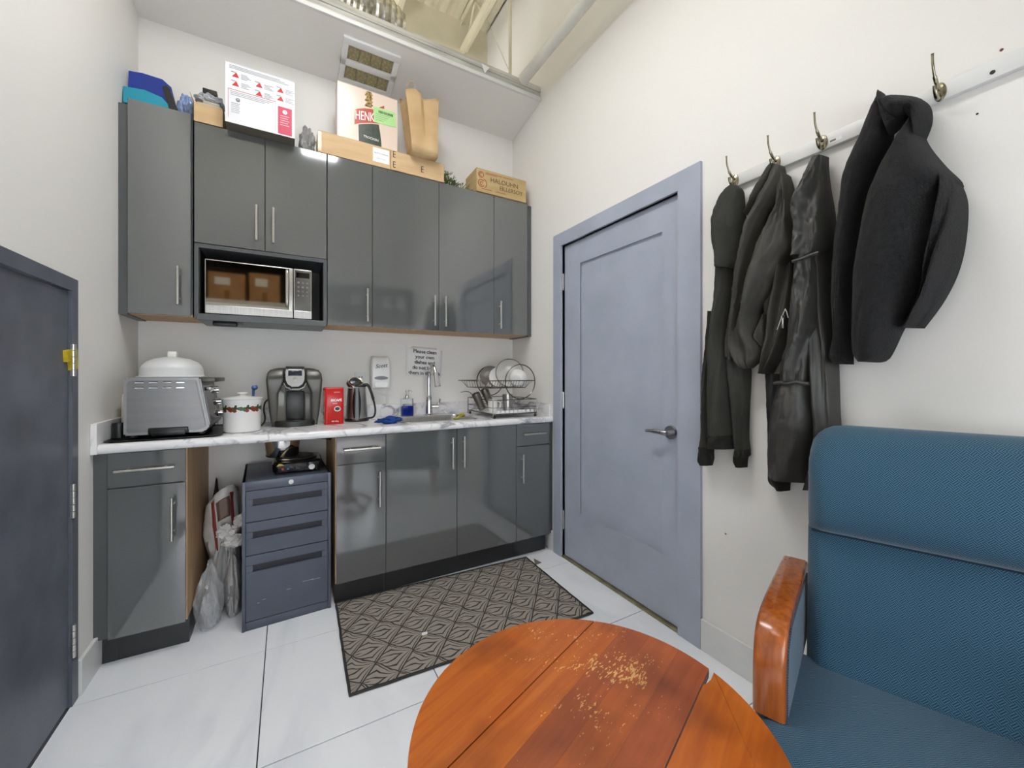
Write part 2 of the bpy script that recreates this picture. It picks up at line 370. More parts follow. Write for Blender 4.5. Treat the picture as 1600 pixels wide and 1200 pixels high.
tag(obj('hanger_wire', bm, CREAM), 'thin slanting wire beside the upright hanger rod', 'wire')
# foil duct above the soffit
bm = new(); R = []
pd = survey(560, 8, 1, 2.62)
for i in range(60):
    t = i/59; c = Vector((pd.x-.75+1.0*t, 2.62+.05*math.sin(t*5), pd.z+.11+.10*math.sin(t*3+.4)-.22*t*t)); r = .12+.008*(i % 2)+.006*noise.noise((t*9, 0, 3))
    R.append([c+Vector((0, math.cos(a*2*PI/20)*r*(1+.06*noise.noise((i*.9, a*.7, 1))), math.sin(a*2*PI/20)*r*(1+.06*noise.noise((i*.9, a*.7, 5))))) for a in range(20)])
rings(bm, R); tag(obj('foil_duct', bm, mat('crinkled_foil', (205, 202, 190), .25, 1, var=.2, ns=40, bump=.6, bns=60), smooth=20), 'crinkled silver foil duct lying above the soffit', 'duct')
# soffit exhaust grille
vs = lambda y: 3.159-(y-2.38)*(.074/.41)
gv = thing('exhaust_fan_grille', (.445, 2.605, vs(2.605)-.02), 'square white exhaust fan cover with amber openings in the soffit', 'vent')
sl = math.atan(.074/.41)
MV = Matrix.Translation((.445, 2.605, vs(2.605))) @ Matrix.Rotation(-sl, 4, 'X')
bm = new(); A = .162
for a in ((-A, A, -A, -.118), (-A, A, .118, A), (-A, A, -.022, .022)): box(bm, a[0], a[1], a[2], a[3], -.018, .001, bev=.003)
for s_ in (-1, 1): box(bm, min(s_*A, s_*.13), max(s_*A, s_*.13), -.12, .12, -.018, .001, bev=.003)
obj('cover_frame', bm, WHITE, gv, 40, MV)
AMB = mat('amber_grille', (178, 166, 124), .5, var=.25, ns=90)
for r_ in (-1, 1):
    for c_ in range(4):
        x0 = -.128+c_*.0645; bm = new(); box(bm, x0, x0+.062, min(r_*.024, r_*.117), max(r_*.024, r_*.117), -.010, -.004, bev=.002); obj('grille_panel', bm, AMB, gv, 40, MV)
# baseboards
bm = new(); box(bm, XR-.014, XR, YR, 1.104, 0, .135, bev=.003); struct('baseboard_right', bm, TRIMW)
bm = new(); box(bm, XR-.014, XR, 2.205, 2.27, 0, .135, bev=.003); struct('baseboard_right_corner', bm, TRIMW)
bm = new(); box(bm, XL, XL+.014, 2.085, 2.28, 0, .135, bev=.003); struct('baseboard_left', bm, TRIMW)
bm = new(); box(bm, -.385, .22, YB-.012, YB, 0, .12, bev=.003); struct('baseboard_back', bm, TRIMW)
bm = new(); box(bm, XL, XR, YB-.003, YB, 1.412, 1.416); struct('trim_1', bm, WALL)

# ------------------------------------------------------------------ fluorescent fixtures
def fixture(x0, x1, y0, y1, z, label, k=1):
    t = thing('ceiling_light', ((x0+x1)/2, (y0+y1)/2, z), label, 'light')
    bm = new(); box(bm, x0-.03, x1+.03, y0-.03, y1+.03, z+.012, z+.09, bev=.01)
    for a in ((x0-.03, x0), (x1, x1+.03)): box(bm, a[0], a[1], y0-.03, y1+.03, z-.006, z+.02)
    for a in ((y0-.03, y0), (y1, y1+.03)): box(bm, x0-.03, x1+.03, a[0], a[1], z-.006, z+.02)
    obj('housing', bm, TRIMW, t)
    bm = new(); box(bm, x0, x1, y0, y1, z, z+.01); obj('diffuser', bm, mat('lit_diffuser' if k == 1 else 'fill_diffuser', (250, 252, 255), .5, emit=LAMP*k), t, 0)
    bm = new(); box(bm, x0+.04, x1-.04, y0+.03, y1-.03, z+.0905, z+.096); obj('added_uplight', bm, mat('added_uplight_glow', (250, 252, 255), .5, emit=LAMP*.95), t, 0)  # glowing strip added on top to brighten the deck above the soffit
    for yy in (y0+.15, y1-.15):
        bm = new(); cyl(bm, ((x0+x1)/2, yy, z+.097), ((x0+x1)/2, yy, ZT+.02), .004, n=6); obj('suspension_rod', bm, STEEL, t)
fixture(.13, .43, .66, 1.88, 3.34, 'fluorescent ceiling fixture whose reflection glints on the upper cabinet doors')
fixture(-.6, -.3, -.7, .5, 4.08, 'fluorescent fill fixture added over the rear of the room', .3)  # added fill lamp out of view, evens out the brightness

# ------------------------------------------------------------------ right-hand door
XC = 1.57
bm = new()
prism(bm, [(1.104, 0), (1.22, 0), (1.22, 2.05), (2.12, 2.05), (2.12, 0), (2.204, 0), (2.204, 2.134), (1.104, 2.134)], XC, XR+.02, lambda a, b, h: Vector((h, a, b)))
d1 = struct('door_1', bm, DOORB)
bm = new(); box(bm, XR+.02, XR+.1, 1.218, 1.23, 0, 2.05); box(bm, XR+.02, XR+.1, 2.112, 2.122, 0, 2.05); box(bm, XR+.02, XR+.1, 1.218, 2.122, 2.044, 2.054); obj('door_jamb', bm, DOORB, d1, 0)
lf = new(); X0 = XR+.012
for a in ((1.232, 1.329, .014, 2.04), (1.965, 2.11, .014, 2.04), (1.329, 1.965, .014, .322), (1.329, 1.965, 1.9, 2.04)): box(lf, X0, X0+.035, a[0], a[1], a[2], a[3])
leaf = obj('door_leaf', lf, DOORB, d1, 0)
bm = new(); box(bm, X0+.012, X0+.03, 1.325, 1.97, .318, 1.904); obj('door_panel', bm, DOORB, leaf, 0)
bm = new()
prism(bm, [(0, 0), (.012, 0), (0, .012)], 1.329, 1.965, lambda a, b, h: Vector((X0+.0005+a, h, .322+b)))
prism(bm, [(0, 0), (.012, 0), (0, .012)], .322, 1.9, lambda a, b, h: Vector((X0+.0005+a, 1.965-b, h)))
obj('panel_moulding', bm, DOORB, leaf, 0)
bm = new(); HY, HZ = 1.275, .925
cyl(bm, (X0, HY, HZ), (X0-.012, HY, HZ), .034, .031, n=28); cyl(bm, (X0-.012, HY, HZ), (X0-.05, HY, HZ), .012, n=16)
tube(bm, spline([(X0-.045, HY-.008, HZ), (X0-.052, HY+.02, HZ+.002), (X0-.052, HY+.07, HZ+.002), (X0-.046, HY+.115, HZ-.002)], 6), [.0125]*6+[.011]*6+[.008]*6+[.006], n=10)
obj('lever_handle', bm, mat('satin_nickel', (180, 180, 184), .22, 1, var=.05, ns=10), d1)
for z0, z1 in ((1.765, 1.86), (.985, 1.08), (.19, .3)):
    bm = new(); cyl(bm, (X0-.008, 2.116, z0), (X0-.008, 2.116, z1), .007, n=10); cyl(bm, (X0-.008, 2.116, z0-.008), (X0-.008, 2.116, z0), .004, .007, n=10); cyl(bm, (X0-.008, 2.116, z1), (X0-.008, 2.116, z1+.006), .007, .004, n=10)
    obj('hinge', bm, STEEL, d1)
bm = new(); box(bm, XR-.01, XR+.12, 1.22, 2.12, 0, .008, bev=.002); struct('trim_2', bm, mat('brass_threshold', (176, 168, 132), .4, .6, var=.2, ns=20))
bm = new(); box(bm, XR+.11, XR+.12, 1.2, 2.14, 0, 2.1); obj('door_backing', bm, DARKG, d1, 0)

# ------------------------------------------------------------------ short metal door in the left wall
SCUF = mat('scuffed_grey_metal', (100, 104, 116), .42, .1, col2=(78, 82, 92), ns=5, det=8, rng=(.3, .6), bump=.1, bns=20)
SCUF2 = mat('grey_metal_frame', (100, 105, 117), .4, .1, var=.1, ns=6)
bm = new()
prism(bm, [(1.19, 0), (1.24, 0), (1.24, 1.503), (2.033, 1.503), (2.033, 0), (2.08, 0), (2.08, 1.55), (1.19, 1.55)], XL-.04, XL+.006, lambda a, b, h: Vector((h, a, b)))
d2 = struct('door_2', bm, SCUF2)
bm = new(); box(bm, XL-.042, XL-.004, 1.244, 2.03, .01, 1.499, bev=.001); dl = obj('door_leaf', bm, SCUF, d2, 0)
for z0, z1 in ((1.194, 1.311), (.681, .805), (.175, .296)):
    bm = new(); dz = (z1-z0)/5
    for k in range(5): cyl(bm, (XL+.008, 2.036, z0+k*dz+.001), (XL+.008, 2.036, z0+(k+1)*dz-.001), .0075, n=12)
    box(bm, XL-.003, XL-.0005+.007, 2.036, 2.062, z0+.01, z1-.01)
    obj('hinge', bm, STEEL, d2)
bm = new(); prism(bm, [(1.992, 1.285), (2.07, 1.296), (2.076, 1.222), (2.03, 1.216), (2.024, 1.25), (1.996, 1.245)], XL-.0045, XL+.0072, lambda a, b, h: Vector((h, a, b)))
obj('yellow_paint_patch', bm, mat('yellow_paint', (216, 190, 24), .6, var=.2, ns=30), d2, 0)

# ------------------------------------------------------------------ cabinets
def bar_handle(parent, p0, p1, m=STEEL):
    p0, p1 = Vector(p0), Vector(p1); bm = new(); cyl(bm, p0, p1, .0062, n=14)
    for t in (.18, .82):
        q = p0.lerp(p1, t); cyl(bm, q, q+Vector((0, .032, 0)), .0045, n=10)
    return obj('handle', bm, m, parent)
def front(kind, x0, x1, z0, z1, yf, parent, h=None, g=.0016):
    bm = new(); box(bm, x0+g, x1-g, yf, yf+.018, z0+g, z1-g, bev=.0012, seg=1)
    o = obj(kind, bm, GLOSS, parent, 30)
    if h:
        yh = yf-.032
        if h[0] == 'v': h = h[1:]; bar_handle(o, (h[0], yh, h[1]), (h[0], yh, h[2]))
        else: bar_handle(o, (h[1], yh, h[3]), (h[2], yh, h[3]))
    return o
YU = 2.5; UZ0, UZ1 = 1.487, 2.463
def carcass(t, x0, x1, y0, z0, z1, maple=True):
    bm = new(); box(bm, x0+.001, x1-.001, y0, YB-.002, z0+.012, z1); obj('body', bm, GREY, t, 0)
    bm = new(); box(bm, x0+.001, x1-.001, y0, YB-.002, z0, z0+.012); obj('bottom_panel', bm, MAPLE if maple else GREY, t, 0)
t = thing('wall_cabinet', (-.55, 2.6, UZ0), 'tall narrow grey wall cabinet in the left corner, taller than its neighbours', 'cabinet', 'upper cabinets')
carcass(t, -.647, -.408, YU+.02, UZ0, 2.488); front('cabinet_door', -.647, -.412, UZ0, 2.492, YU-.006, t, ('v', -.458, 1.54, 1.725))
bm = new(); box(bm, XL, -.648, YU+.004, YB-.002, UZ0-.005, 2.465); obj('filler_strip', bm, GREY, t, 0)
t = thing('wall_cabinet', (-.1, 2.6, UZ0), 'two-door grey wall cabinet with an open microwave niche below its doors', 'cabinet', 'upper cabinets')
bm = new(); box(bm, -.401, .2, YU+.02, YB-.002, 1.86, UZ1); obj('body', bm, GREY, t, 0)
front('cabinet_door', -.402, -.101, 1.86, UZ1, YU, t, ('v', -.138, 1.905, 2.09)); front('cabinet_door', -.101, .2, 1.86, UZ1, YU, t, ('v', -.062, 1.905, 2.09))
bm = new()
box(bm, -.401, -.383, YU+.002, YB-.002, 1.487, 1.858, bev=.001); box(bm, .182, .2, YU+.002, YB-.002, 1.487, 1.858, bev=.001)
box(bm, -.383, .182, YU+.002, YB-.002, 1.838, 1.858, bev=.001); obj('niche_frame', bm, GREY, t, 0)
bm = new(); box(bm, -.39, .195, YU-.012, YB-.002, 1.474, 1.506, bev=.002); obj('niche_shelf', bm, GREY, t, 0)
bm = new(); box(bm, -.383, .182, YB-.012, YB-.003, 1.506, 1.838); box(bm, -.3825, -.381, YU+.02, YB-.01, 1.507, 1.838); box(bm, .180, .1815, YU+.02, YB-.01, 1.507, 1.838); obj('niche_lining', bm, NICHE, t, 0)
t = thing('wall_cabinet', (.325, 2.6, UZ0), 'narrow single-door grey wall cabinet right of the microwave niche', 'cabinet', 'upper cabinets')
carcass(t, .202, .45, YU+.02, UZ0, UZ1); front('cabinet_door', .202, .45, UZ0, UZ1, YU, t, ('v', .418, 1.516, 1.712))
t = thing('wall_cabinet', (.86, 2.6, UZ0), 'wide double-door grey wall cabinet above the taped notice and faucet', 'cabinet', 'upper cabinets')
carcass(t, .45, 1.272, YU+.02, UZ0, UZ1); front('cabinet_door', .45, .868, UZ0, UZ1, YU, t, ('v', .832, 1.517, 1.712)); front('cabinet_door', .868, 1.272, UZ0, UZ1, YU, t, ('v', .905, 1.515, 1.712))
t = thing('wall_cabinet', (1.42, 2.6, UZ0), 'narrow single-door grey wall cabinet in the right corner above the dish rack', 'cabinet', 'upper cabinets')
carcass(t, 1.272, 1.552, YU+.02, UZ0, UZ1); front('cabinet_door', 1.272, 1.55, UZ0, UZ1, YU, t, ('v', 1.312, 1.524, 1.718))
bm = new(); box(bm, 1.553, XR, YU+.006, YB-.002, UZ0-.004, UZ1-.01); obj('filler_strip', bm, GREY, t, 0)
bm = new(); box(bm, -.33, -.225, 2.52, 2.57, 1.452, 1.474, bev=.006); box(bm, -.225, -.205, 2.54, 2.55, 1.464, 1.474); tag(obj('under_cabinet_light', bm, BLACKP), 'small black puck light stuck under the microwave niche', 'light')
# base cabinets
YF = 2.22; BT = .878
def base_body(t, x0, x1, left=GREY, right=GREY, top=BT-.001):
    bm = new(); box(bm, x0+.016, x1-.016, YF+.019, YB-.002, .118, top); obj('body', bm, GREY, t, 0)
    for a, b, m in ((x0+.0005, x0+.016, left), (x1-.016, x1-.0005, right)): bm = new(); prism(bm, [(YF+.019, .118), (2.2725, .118), (2.2725, 0), (YB-.002, 0), (YB-.002, BT-.001), (YF+.019, BT-.001)], a, b, lambda p, q, h: Vector((h, p, q))); obj('side_panel', bm, m, t, 0)
    bm = new(); box(bm, x0+.0005, x1-.0005, 2.2715, 2.29, 0, .118); obj('toe_kick', bm, DARKG, t, 0)
t = thing('base_cabinet', (-.51, 2.5, 0), 'grey base cabinet at the left wall, one drawer over a door, beside the plastic bags', 'cabinet', 'base cabinets')
base_body(t, -.637, -.382, GREY, MAPLE)
front('drawer_front', -.637, -.384, .733, BT, YF, t, ('h', -.608, -.418, .806)); front('cabinet_door', -.637, -.384, .115, .731, YF, t, ('v', -.427, .492, .675))
bm = new(); box(bm, XL, -.638, YF+.01, YF+.06, .12, BT-.002); obj('filler_strip', bm, GREY, t, 0)
bm = new(); box(bm, XL, -.6205, 2.2712, 2.29, 0, .12); obj('toe_return', bm, DARKG, t, 0)
bm = new(); box(bm, -.398, -.3815, 2.2712, 2.60, 0, .118); obj('toe_end', bm, DARKG, t, 0)
t = thing('base_cabinet', (.345, 2.5, 0), 'narrow grey base cabinet beside the file cabinet, one drawer over a door', 'cabinet', 'base cabinets')
base_body(t, .218, .47, MAPLE, GREY)
front('drawer_front', .22, .47, .733, BT, YF, t, ('h', .256, .437, .811)); front('cabinet_door', .22, .47, .12, .731, YF, t, ('v', .433, .496, .683))
t = thing('base_cabinet', (.88, 2.5, 0), 'wide grey sink base cabinet with two tall doors behind the patterned mat', 'cabinet', 'base cabinets')
base_body(t, .47, 1.292, top=.74); front('cabinet_door', .47, .882, .12, BT, YF, t, ('v', .846, .648, .832)); front('cabinet_door', .882, 1.292, .12, BT, YF, t, ('v', .918, .648, .834))
t = thing('base_cabinet', (1.42, 2.5, 0), 'narrow grey base cabinet nearest the blue-grey door, one drawer over a door', 'cabinet', 'base cabinets')
base_body(t, 1.292, 1.55); front('drawer_front', 1.292, 1.55, .733, BT, YF, t, ('h', 1.327, 1.503, .812)); front('cabinet_door', 1.292, 1.55, .12, .731, YF, t, ('v', 1.327, .501, .687))
bm = new(); box(bm, 1.551, XR-.002, YF+.012, YF+.05, .12, BT-.002); obj('filler_strip', bm, GREY, t, 0)
# countertop with sink cut-out
SX0, SX1, SY0, SY1 = .60, 1.06, 2.335, 2.655; CT = .917
t = thing('countertop', (.45, 2.5, .88), 'white marble-look laminate countertop with backsplash running wall to wall', 'countertop')
nose = [(2.30, .8795), (2.212, .8795), (2.206, .884), (2.204, .895), (2.206, .908), (2.214, .9155), (2.224, CT), (2.30, CT)]
bm = new(); prism(bm, nose, XL+.02, XR-.001, lambda a, b, h: Vector((h, a, b)))
box(bm, XL+.02, SX0, 2.30, YB-.002, .8795, CT); box(bm, SX1, XR-.001, 2.30, YB-.002, .8795, CT)
box(bm, SX0, SX1, 2.30, SY0, .8795, CT); box(bm, SX0, SX1, SY1, YB-.002, .8795, CT); obj('worktop', bm, MARBLE, t, 50)
bm = new(); box(bm, XL+.02, XR-.018, YB-.02, YB-.001, CT, 1.0, bev=.002); obj('backsplash', bm, MARBLE, t, 0)
bm = new(); box(bm, XL+.0005, XL+.02, 2.198, YB-.001, .8795, 1.004, bev=.002); obj('side_splash', bm, MARBLE, t, 0)
bm = new(); box(bm, XR-.018, XR-.0005, 2.245, YB-.001, CT, 1.0, bev=.002); obj('side_splash', bm, MARBLE, t, 0)
# sink
t = thing('sink', (.83, 2.5, .74), 'stainless steel sink bowl set into the countertop', 'sink')
bm = new(); r1 = [(SX0-.014, SY0-.014), (SX1+.014, SY0-.014), (SX1+.014, SY1+.014), (SX0-.014, SY1+.014)]
def rr(x0, x1, y0, y1, r, n=6):
    o = []
    for cx, cy, a0 in ((x1-r, y1-r, 0), (x0+r, y1-r, 90), (x0+r, y0+r, 180), (x1-r, y0+r, 270)):
        for i in range(n+1): a = math.radians(a0+90*i/n); o.append((cx+r*math.cos(a), cy+r*math.sin(a)))
    return o
R = []
for ins, z in ((-.016, CT+.0005), (-.014, CT+.003), (.004, CT+.002), (.008, CT-.006), (.014, .78), (.04, .765)): R.append([Vector((a, b, z)) for a, b in rr(SX0+ins, SX1-ins, SY0+ins, SY1-ins, .045)])
rings(bm, R, caps=False); bm.faces.new([bm.verts.new(v) for v in R[-1]]); obj('bowl', bm, INOX, t)
bm = new(); lathe(bm, [(.0, .766), (.038, .766), (.04, .769), (.03, .768), (.0, .7675)], (.83, 2.5, 0), 20); obj('drain', bm, CHROME, t)

# ------------------------------------------------------------------ microwave in the niche
MIRR = mat('black_mirror_glass', (150, 142, 128), .04, 1, var=.02, ns=3)
t = thing('microwave', (-.12, 2.63, 1.506), 'stainless microwave with black mirror door sitting in the cabinet niche', 'microwave')
mx0, mx1, mz0, mz1, my = -.361, .123, 1.512, 1.788, 2.515
bm = new(); box(bm, mx0, mx1, my+.012, 2.77, mz0, mz1, bev=.004); obj('case', bm, BLACKP, t)
bm = new(); box(bm, mx0, .030, my, my+.014, mz0, mz1, bev=.003); dr = obj('door', bm, STEEL, t)
bm = new(); box(bm, mx0+.004, .012, my-.002, my+.002, mz0+.045, mz1-.005); obj('door_glass', bm, MIRR, dr, 0)
bm = new(); box(bm, mx0+.003, .030, my-.003, my+.002, mz0+.002, mz0+.043, bev=.001); obj('lower_trim', bm, INOX, dr, 0)
bm = new(); box(bm, .034, mx1, my, my+.014, mz0, mz1, bev=.003); cp = obj('control_panel', bm, STEEL, t)
bm = new(); box(bm, .038, mx1-.004, my-.002, my+.002, mz0+.045, mz1-.006); gp = obj('panel_glass', bm, mat('smoked_panel', (150, 150, 146), .12, .8, var=.1, ns=15), cp, 0)
bm = new(); box(bm, .045, mx1-.012, my-.003, my-.001, mz1-.048, mz1-.018); obj('display', bm, BLACKG, cp, 0)
for r_ in range(4):
    for c_ in range(3):
        bm = new(); lathe(bm, [(0, -.001), (.0065, -.001), (.006, .001), (0, .001)], (0, 0, 0), 10)
        obj('button', bm, INKG, cp, 40, Matrix.Translation((.057+c_*.022, my-.0025, mz1-.075-r_*.024)) @ Matrix.Rotation(PI/2, 4, 'X'))
bm = new(); box(bm, .034, mx1, my-.003, my+.002, mz0+.002, mz0+.043, bev=.001); obj('lower_trim', bm, INOX, cp, 0)
bm = new(); tube(bm, spline([(.002, my, mz0+.06), (.002, my-.028, mz0+.075), (.002, my-.03, mz0+.15), (.002, my-.028, mz1-.03), (.002, my, mz1-.015)], 6), .008, n=12); obj('door_handle', bm, STEEL, dr)
for fx in (mx0+.03, mx1-.03):
    for fy in (my+.04, 2.74): bm = new(); cyl(bm, (fx, fy, 1.506), (fx, fy, mz0+.002), .012, n=12); obj('foot', bm, BLACKP, t)

# ------------------------------------------------------------------ things on top of the wall cabinets
TZ = UZ1+.0005
def carton(name, x0, x1, y0, y1, z0, z1, m, label, cat='box', group=None, flaps=True, M=None):
    t = thing(name, ((x0+x1)/2, (y0+y1)/2, z0), label, cat, group)
    bm = new(); box(bm, x0, x1, y0, y1, z0, z1-.0025, bev=.0015, seg=1); obj('carton_body', bm, m, t, 0, M)
    if flaps:
        ym = (y0+y1)/2
        for a, b in ((y0, ym-.001), (ym+.001, y1)): bm = new(); box(bm, x0, x1, a, b, z1-.0025, z1); obj('top_flap', bm, m, t, 0, M)
    return t
WB = mat('printed_white_card', (226, 226, 230), .28, var=.02, ns=5)
t = carton('appliance_box', -.268, .038, 2.427, 2.66, TZ, 2.767, WB, 'large white printed appliance box with red triangles overhanging the cabinet front')
bm = new(); box(bm, -.268, .038, 2.4255, 2.662, TZ-.0003, TZ+.0005); obj('box_bottom', bm, mat('dull_card_bottom', (104, 98, 84), .8, var=.1, ns=8), t, 0)
yf = 2.4262
def decal(par, name, x0, x1, z0, z1, m, y=yf, th=.0006):
    bm = new(); box(bm, x0, x1, y-th, y+.0006, z0, z1); return obj(name, bm, m, par, 0)
LINK = mat('pale_grey_print', (164, 166, 170), .6, var=.05, ns=20)
for i, (cx, cz) in enumerate(((-.225, 2.708), (-.225, 2.664), (-.125, 2.693), (-.125, 2.649), (-.03, 2.70), (-.03, 2.656))):
    bm = new(); prism(bm, [(-.014, -.011), (.016, -.011), (.004, .014)], yf-.0007, yf, lambda a, b, h: Vector((cx+a, h, cz+b))); obj('red_triangle', bm, RED, t, 0)
    for k in range(4): decal(t, 'print_line', cx+.024, cx+.05+.008*((k*7+i) % 3), cz+.010-k*.007, cz+.0118-k*.007, LINK)
    decal(t, 'caption_line', cx-.017, cx+.002, cz+.012, cz+.016, LINK)
for k in range(3): decal(t, 'print_line', -.25, -.03+.02*k, 2.752-k*.007, 2.7538-k*.007, LINK)
for k in range(3): decal(t, 'print_line', -.245, -.06-.02*k, 2.622-k*.008, 2.6238-k*.008, LINK)
decal(t, 'red_frame_line', -.255, -.05, 2.632, 2.6335, RED); decal(t, 'red_frame_line', -.2555, -.254, 2.49, 2.633, RED); decal(t, 'grey_frame_line', -.051, -.0498, 2.48, 2.632, LINK)
for k in range(6): decal(t, 'print_line', -.242, -.205-.004*(k % 2), 2.565-k*.009, 2.567-k*.009, LINK)
rp = decal(t, 'rose_panel', -.04, .024, TZ+.008, 2.615, PINK)
bm = new(); cyl(bm, (-.008, yf-.0012, 2.59), (-.008, yf, 2.59), .011, n=20); obj('white_roundel', bm, PAPER, t, 0)
text('roundel_letter', 'M', .014, (-.008, yf-.0016, 2.59), (1, 0, 0), (0, 0, 1), PINK, t, .0002)
bm = new(); cyl(bm, (-.214, yf-.0009, 2.585), (-.214, yf, 2.585), .009, n=20); obj('grey_roundel', bm, INKG, t, 0)
text('roundel_letter', 'M', .011, (-.214, yf-.0014, 2.585), (1, 0, 0), (0, 0, 1), PAPER, t, .0002)
for k in range(5): decal(t, 'panel_line', -.03, .012-.006*(k % 2), 2.567-k*.012, 2.569-k*.012, WB, yf-.0006)
# folders in the left corner
for nm, m, pts, y0, lab in (('blue_binder', mat('royal_blue_plastic', (18, 52, 150), .35, var=.08, ns=5), [(-.672, 2.492), (-.672, 2.686), (-.62, 2.694), (-.545, 2.69), (-.51, 2.66), (-.492, 2.58), (-.488, 2.492)], 2.59, 'royal blue plastic sheet standing in the left corner on the cabinets'),
                           ('teal_folder', mat('teal_plastic', (20, 150, 176), .35, var=.06, ns=5), [(-.674, 2.492), (-.676, 2.572), (-.6, 2.582), (-.535, 2.566), (-.512, 2.54), (-.505, 2.492)], 2.545, 'teal plastic sheet standing in front of the royal blue one')):
    t = thing(nm, (-.58, y0, 2.49), lab, 'folder'); bm = new(); prism(bm, pts, y0, y0+.006, lambda a, b, h: Vector((a, h+(b-2.49)*.12, b))); obj('cover', bm, m, t, 0)
    bm = new(); prism(bm, [(a*.995-.003, b-.004 if b > 2.5 else b) for a, b in pts], y0+.0075, y0+.0125, lambda a, b, h: Vector((a, h+(b-2.49)*.12, b))); obj('back_cover', bm, m, t, 0)
bm = new(); prism(bm, [(-.50, 2.49), (-.535, 2.62), (-.52, 2.632), (-.505, 2.62), (-.462, 2.49)], 2.555, 2.572, lambda a, b, h: Vector((a, h, b)))
tag(obj('black_strap', bm, BLACKP, smooth=0), 'black plastic strap end leaning beside the teal sheet', 'strap')
def crumple(name, c, r, m, seed, label=None, cat=None, parent=None, amp=.35, sub=4, f=2.2, flat=None):
    bm = new(); bmesh.ops.create_icosphere(bm, subdivisions=sub, radius=1)
    for v in bm.verts:
        d = v.co.normalized(); q = d*f+Vector((seed*3.1, seed*1.7, seed))
        k = 1+amp*noise.noise(q)+amp*.7*abs(noise.noise(q*2.3))-amp*.5*abs(noise.noise(q*4.1))
        v.co = Vector((d.x*r[0]*k, d.y*r[1]*k, d.z*r[2]*k))
    if flat is not None:
        for v in bm.verts: v.co.z = max(v.co.z, flat-c[2])
    bmesh.ops.translate(bm, vec=Vector(c), verts=bm.verts[:])
    o = obj(name, bm, m, parent, 25)
    if label: tag(o, label, cat)
    return o
CLEARB = mat('thin_clear_film', (226, 228, 230), .1, alpha=.3, spec=.9, bump=.5, bns=22, bd=.01)
BLUEF = mat('blue_tinted_film', (140, 166, 214), .2, alpha=.75, bump=.5, bns=26, bd=.01)
crumple('crumpled_film', (-.455, 2.63, 2.565), (.036, .04, .08), BLUEF, 2, 'crumpled bluish plastic film between the blue sheet and open carton', 'plastic bag', flat=2.49)
t = thing('open_carton', (-.345, 2.58, TZ), 'small open cardboard carton of cords left of the white printed box', 'box')
bm = new()
for a in ((-.405, -.402, 2.502, 2.66), (-.285, -.282, 2.502, 2.66), (-.405, -.282, 2.502, 2.505), (-.405, -.282, 2.657, 2.66)): box(bm, a[0], a[1], a[2], a[3], TZ, 2.56)
box(bm, -.405, -.282, 2.502, 2.66, TZ, TZ+.003); obj('carton_body', bm, CARD, t, 0)
bm = new(); prism(bm, [(-.402, 2.5615), (-.4, 2.5615), (-.418, 2.605), (-.42, 2.605)], 2.505, 2.655, lambda a, b, h: Vector((a, h, b))); obj('carton_flap', bm, CARD, t, 0)
bm = new(); box(bm, -.395, -.29, 2.512, 2.65, 2.54, 2.575, bev=.008); box(bm, -.37, -.30, 2.52, 2.64, 2.575, 2.592, bev=.006)
tag(obj('beige_device', bm, mat('beige_plastic', (186, 178, 160), .5, var=.05, ns=8)), 'flat beige plastic device lying in the open carton', 'device')
crumple('grey_plastic_bag', (-.345, 2.58, 2.62), (.06, .06, .028), mat('grey_film', (188, 192, 198), .25, alpha=.9, bump=.5, bns=22, bd=.01), 5, 'crumpled grey plastic bag on top of the open carton', 'plastic bag', flat=2.5925)
bm = new(); box(bm, -.375, -.315, 2.55, 2.61, 2.645, 2.672, bev=.003); tag(obj('black_case', bm, BLACKP), 'small black case on the grey bag in the carton', 'case')
# long carton
t = carton('long_carton', .153, .556, 2.497, 2.64, TZ, 2.586, CARD, 'long low cardboard carton with white address label under the sparkling wine box')
yl = 2.497
lb = decal(t, 'address_label', .452, .548, TZ+.026, TZ+.110, PAPER, yl)
text('label_print', 'TRUTTO TAGORS', .0105, (.5, yl-.0012, TZ+.078), (1, 0, 0), (0, 0, 1), INK, t, .0002)
text('label_print', 'MADE IN ITALY', .008, (.5, yl-.0012, TZ+.048), (1, 0, 0), (0, 0, 1), INKG, t, .0002)
decal(t, 'tape_strip', .153, .172, TZ+.01, 2.58, mat('packing_tape', (198, 160, 112), .2, var=.06, ns=8), yl)
t2 = carton('long_carton', .558, .9, 2.493, 2.64, TZ, 2.583, CARD, 'cardboard carton with black arrow marks under the kraft bag', 'box')
def fork_mark(t, cx, cz, y):
    bm = new(); box(bm, cx-.008, cx-.004, y-.0006, y+.0004, cz-.018, cz+.018)
    for dz in (-.018, 0, .016): box(bm, cx-.006, cx+.008, y-.0006, y+.0004, cz+dz-.002, cz+dz+.002)
    obj('printed_mark', bm, INK, t, 0)
fork_mark(t2, .578, TZ+.098, 2.493); fork_mark(t2, .578, TZ+.035, 2.493); fork_mark(t2, .755, TZ+.05, 2.493)
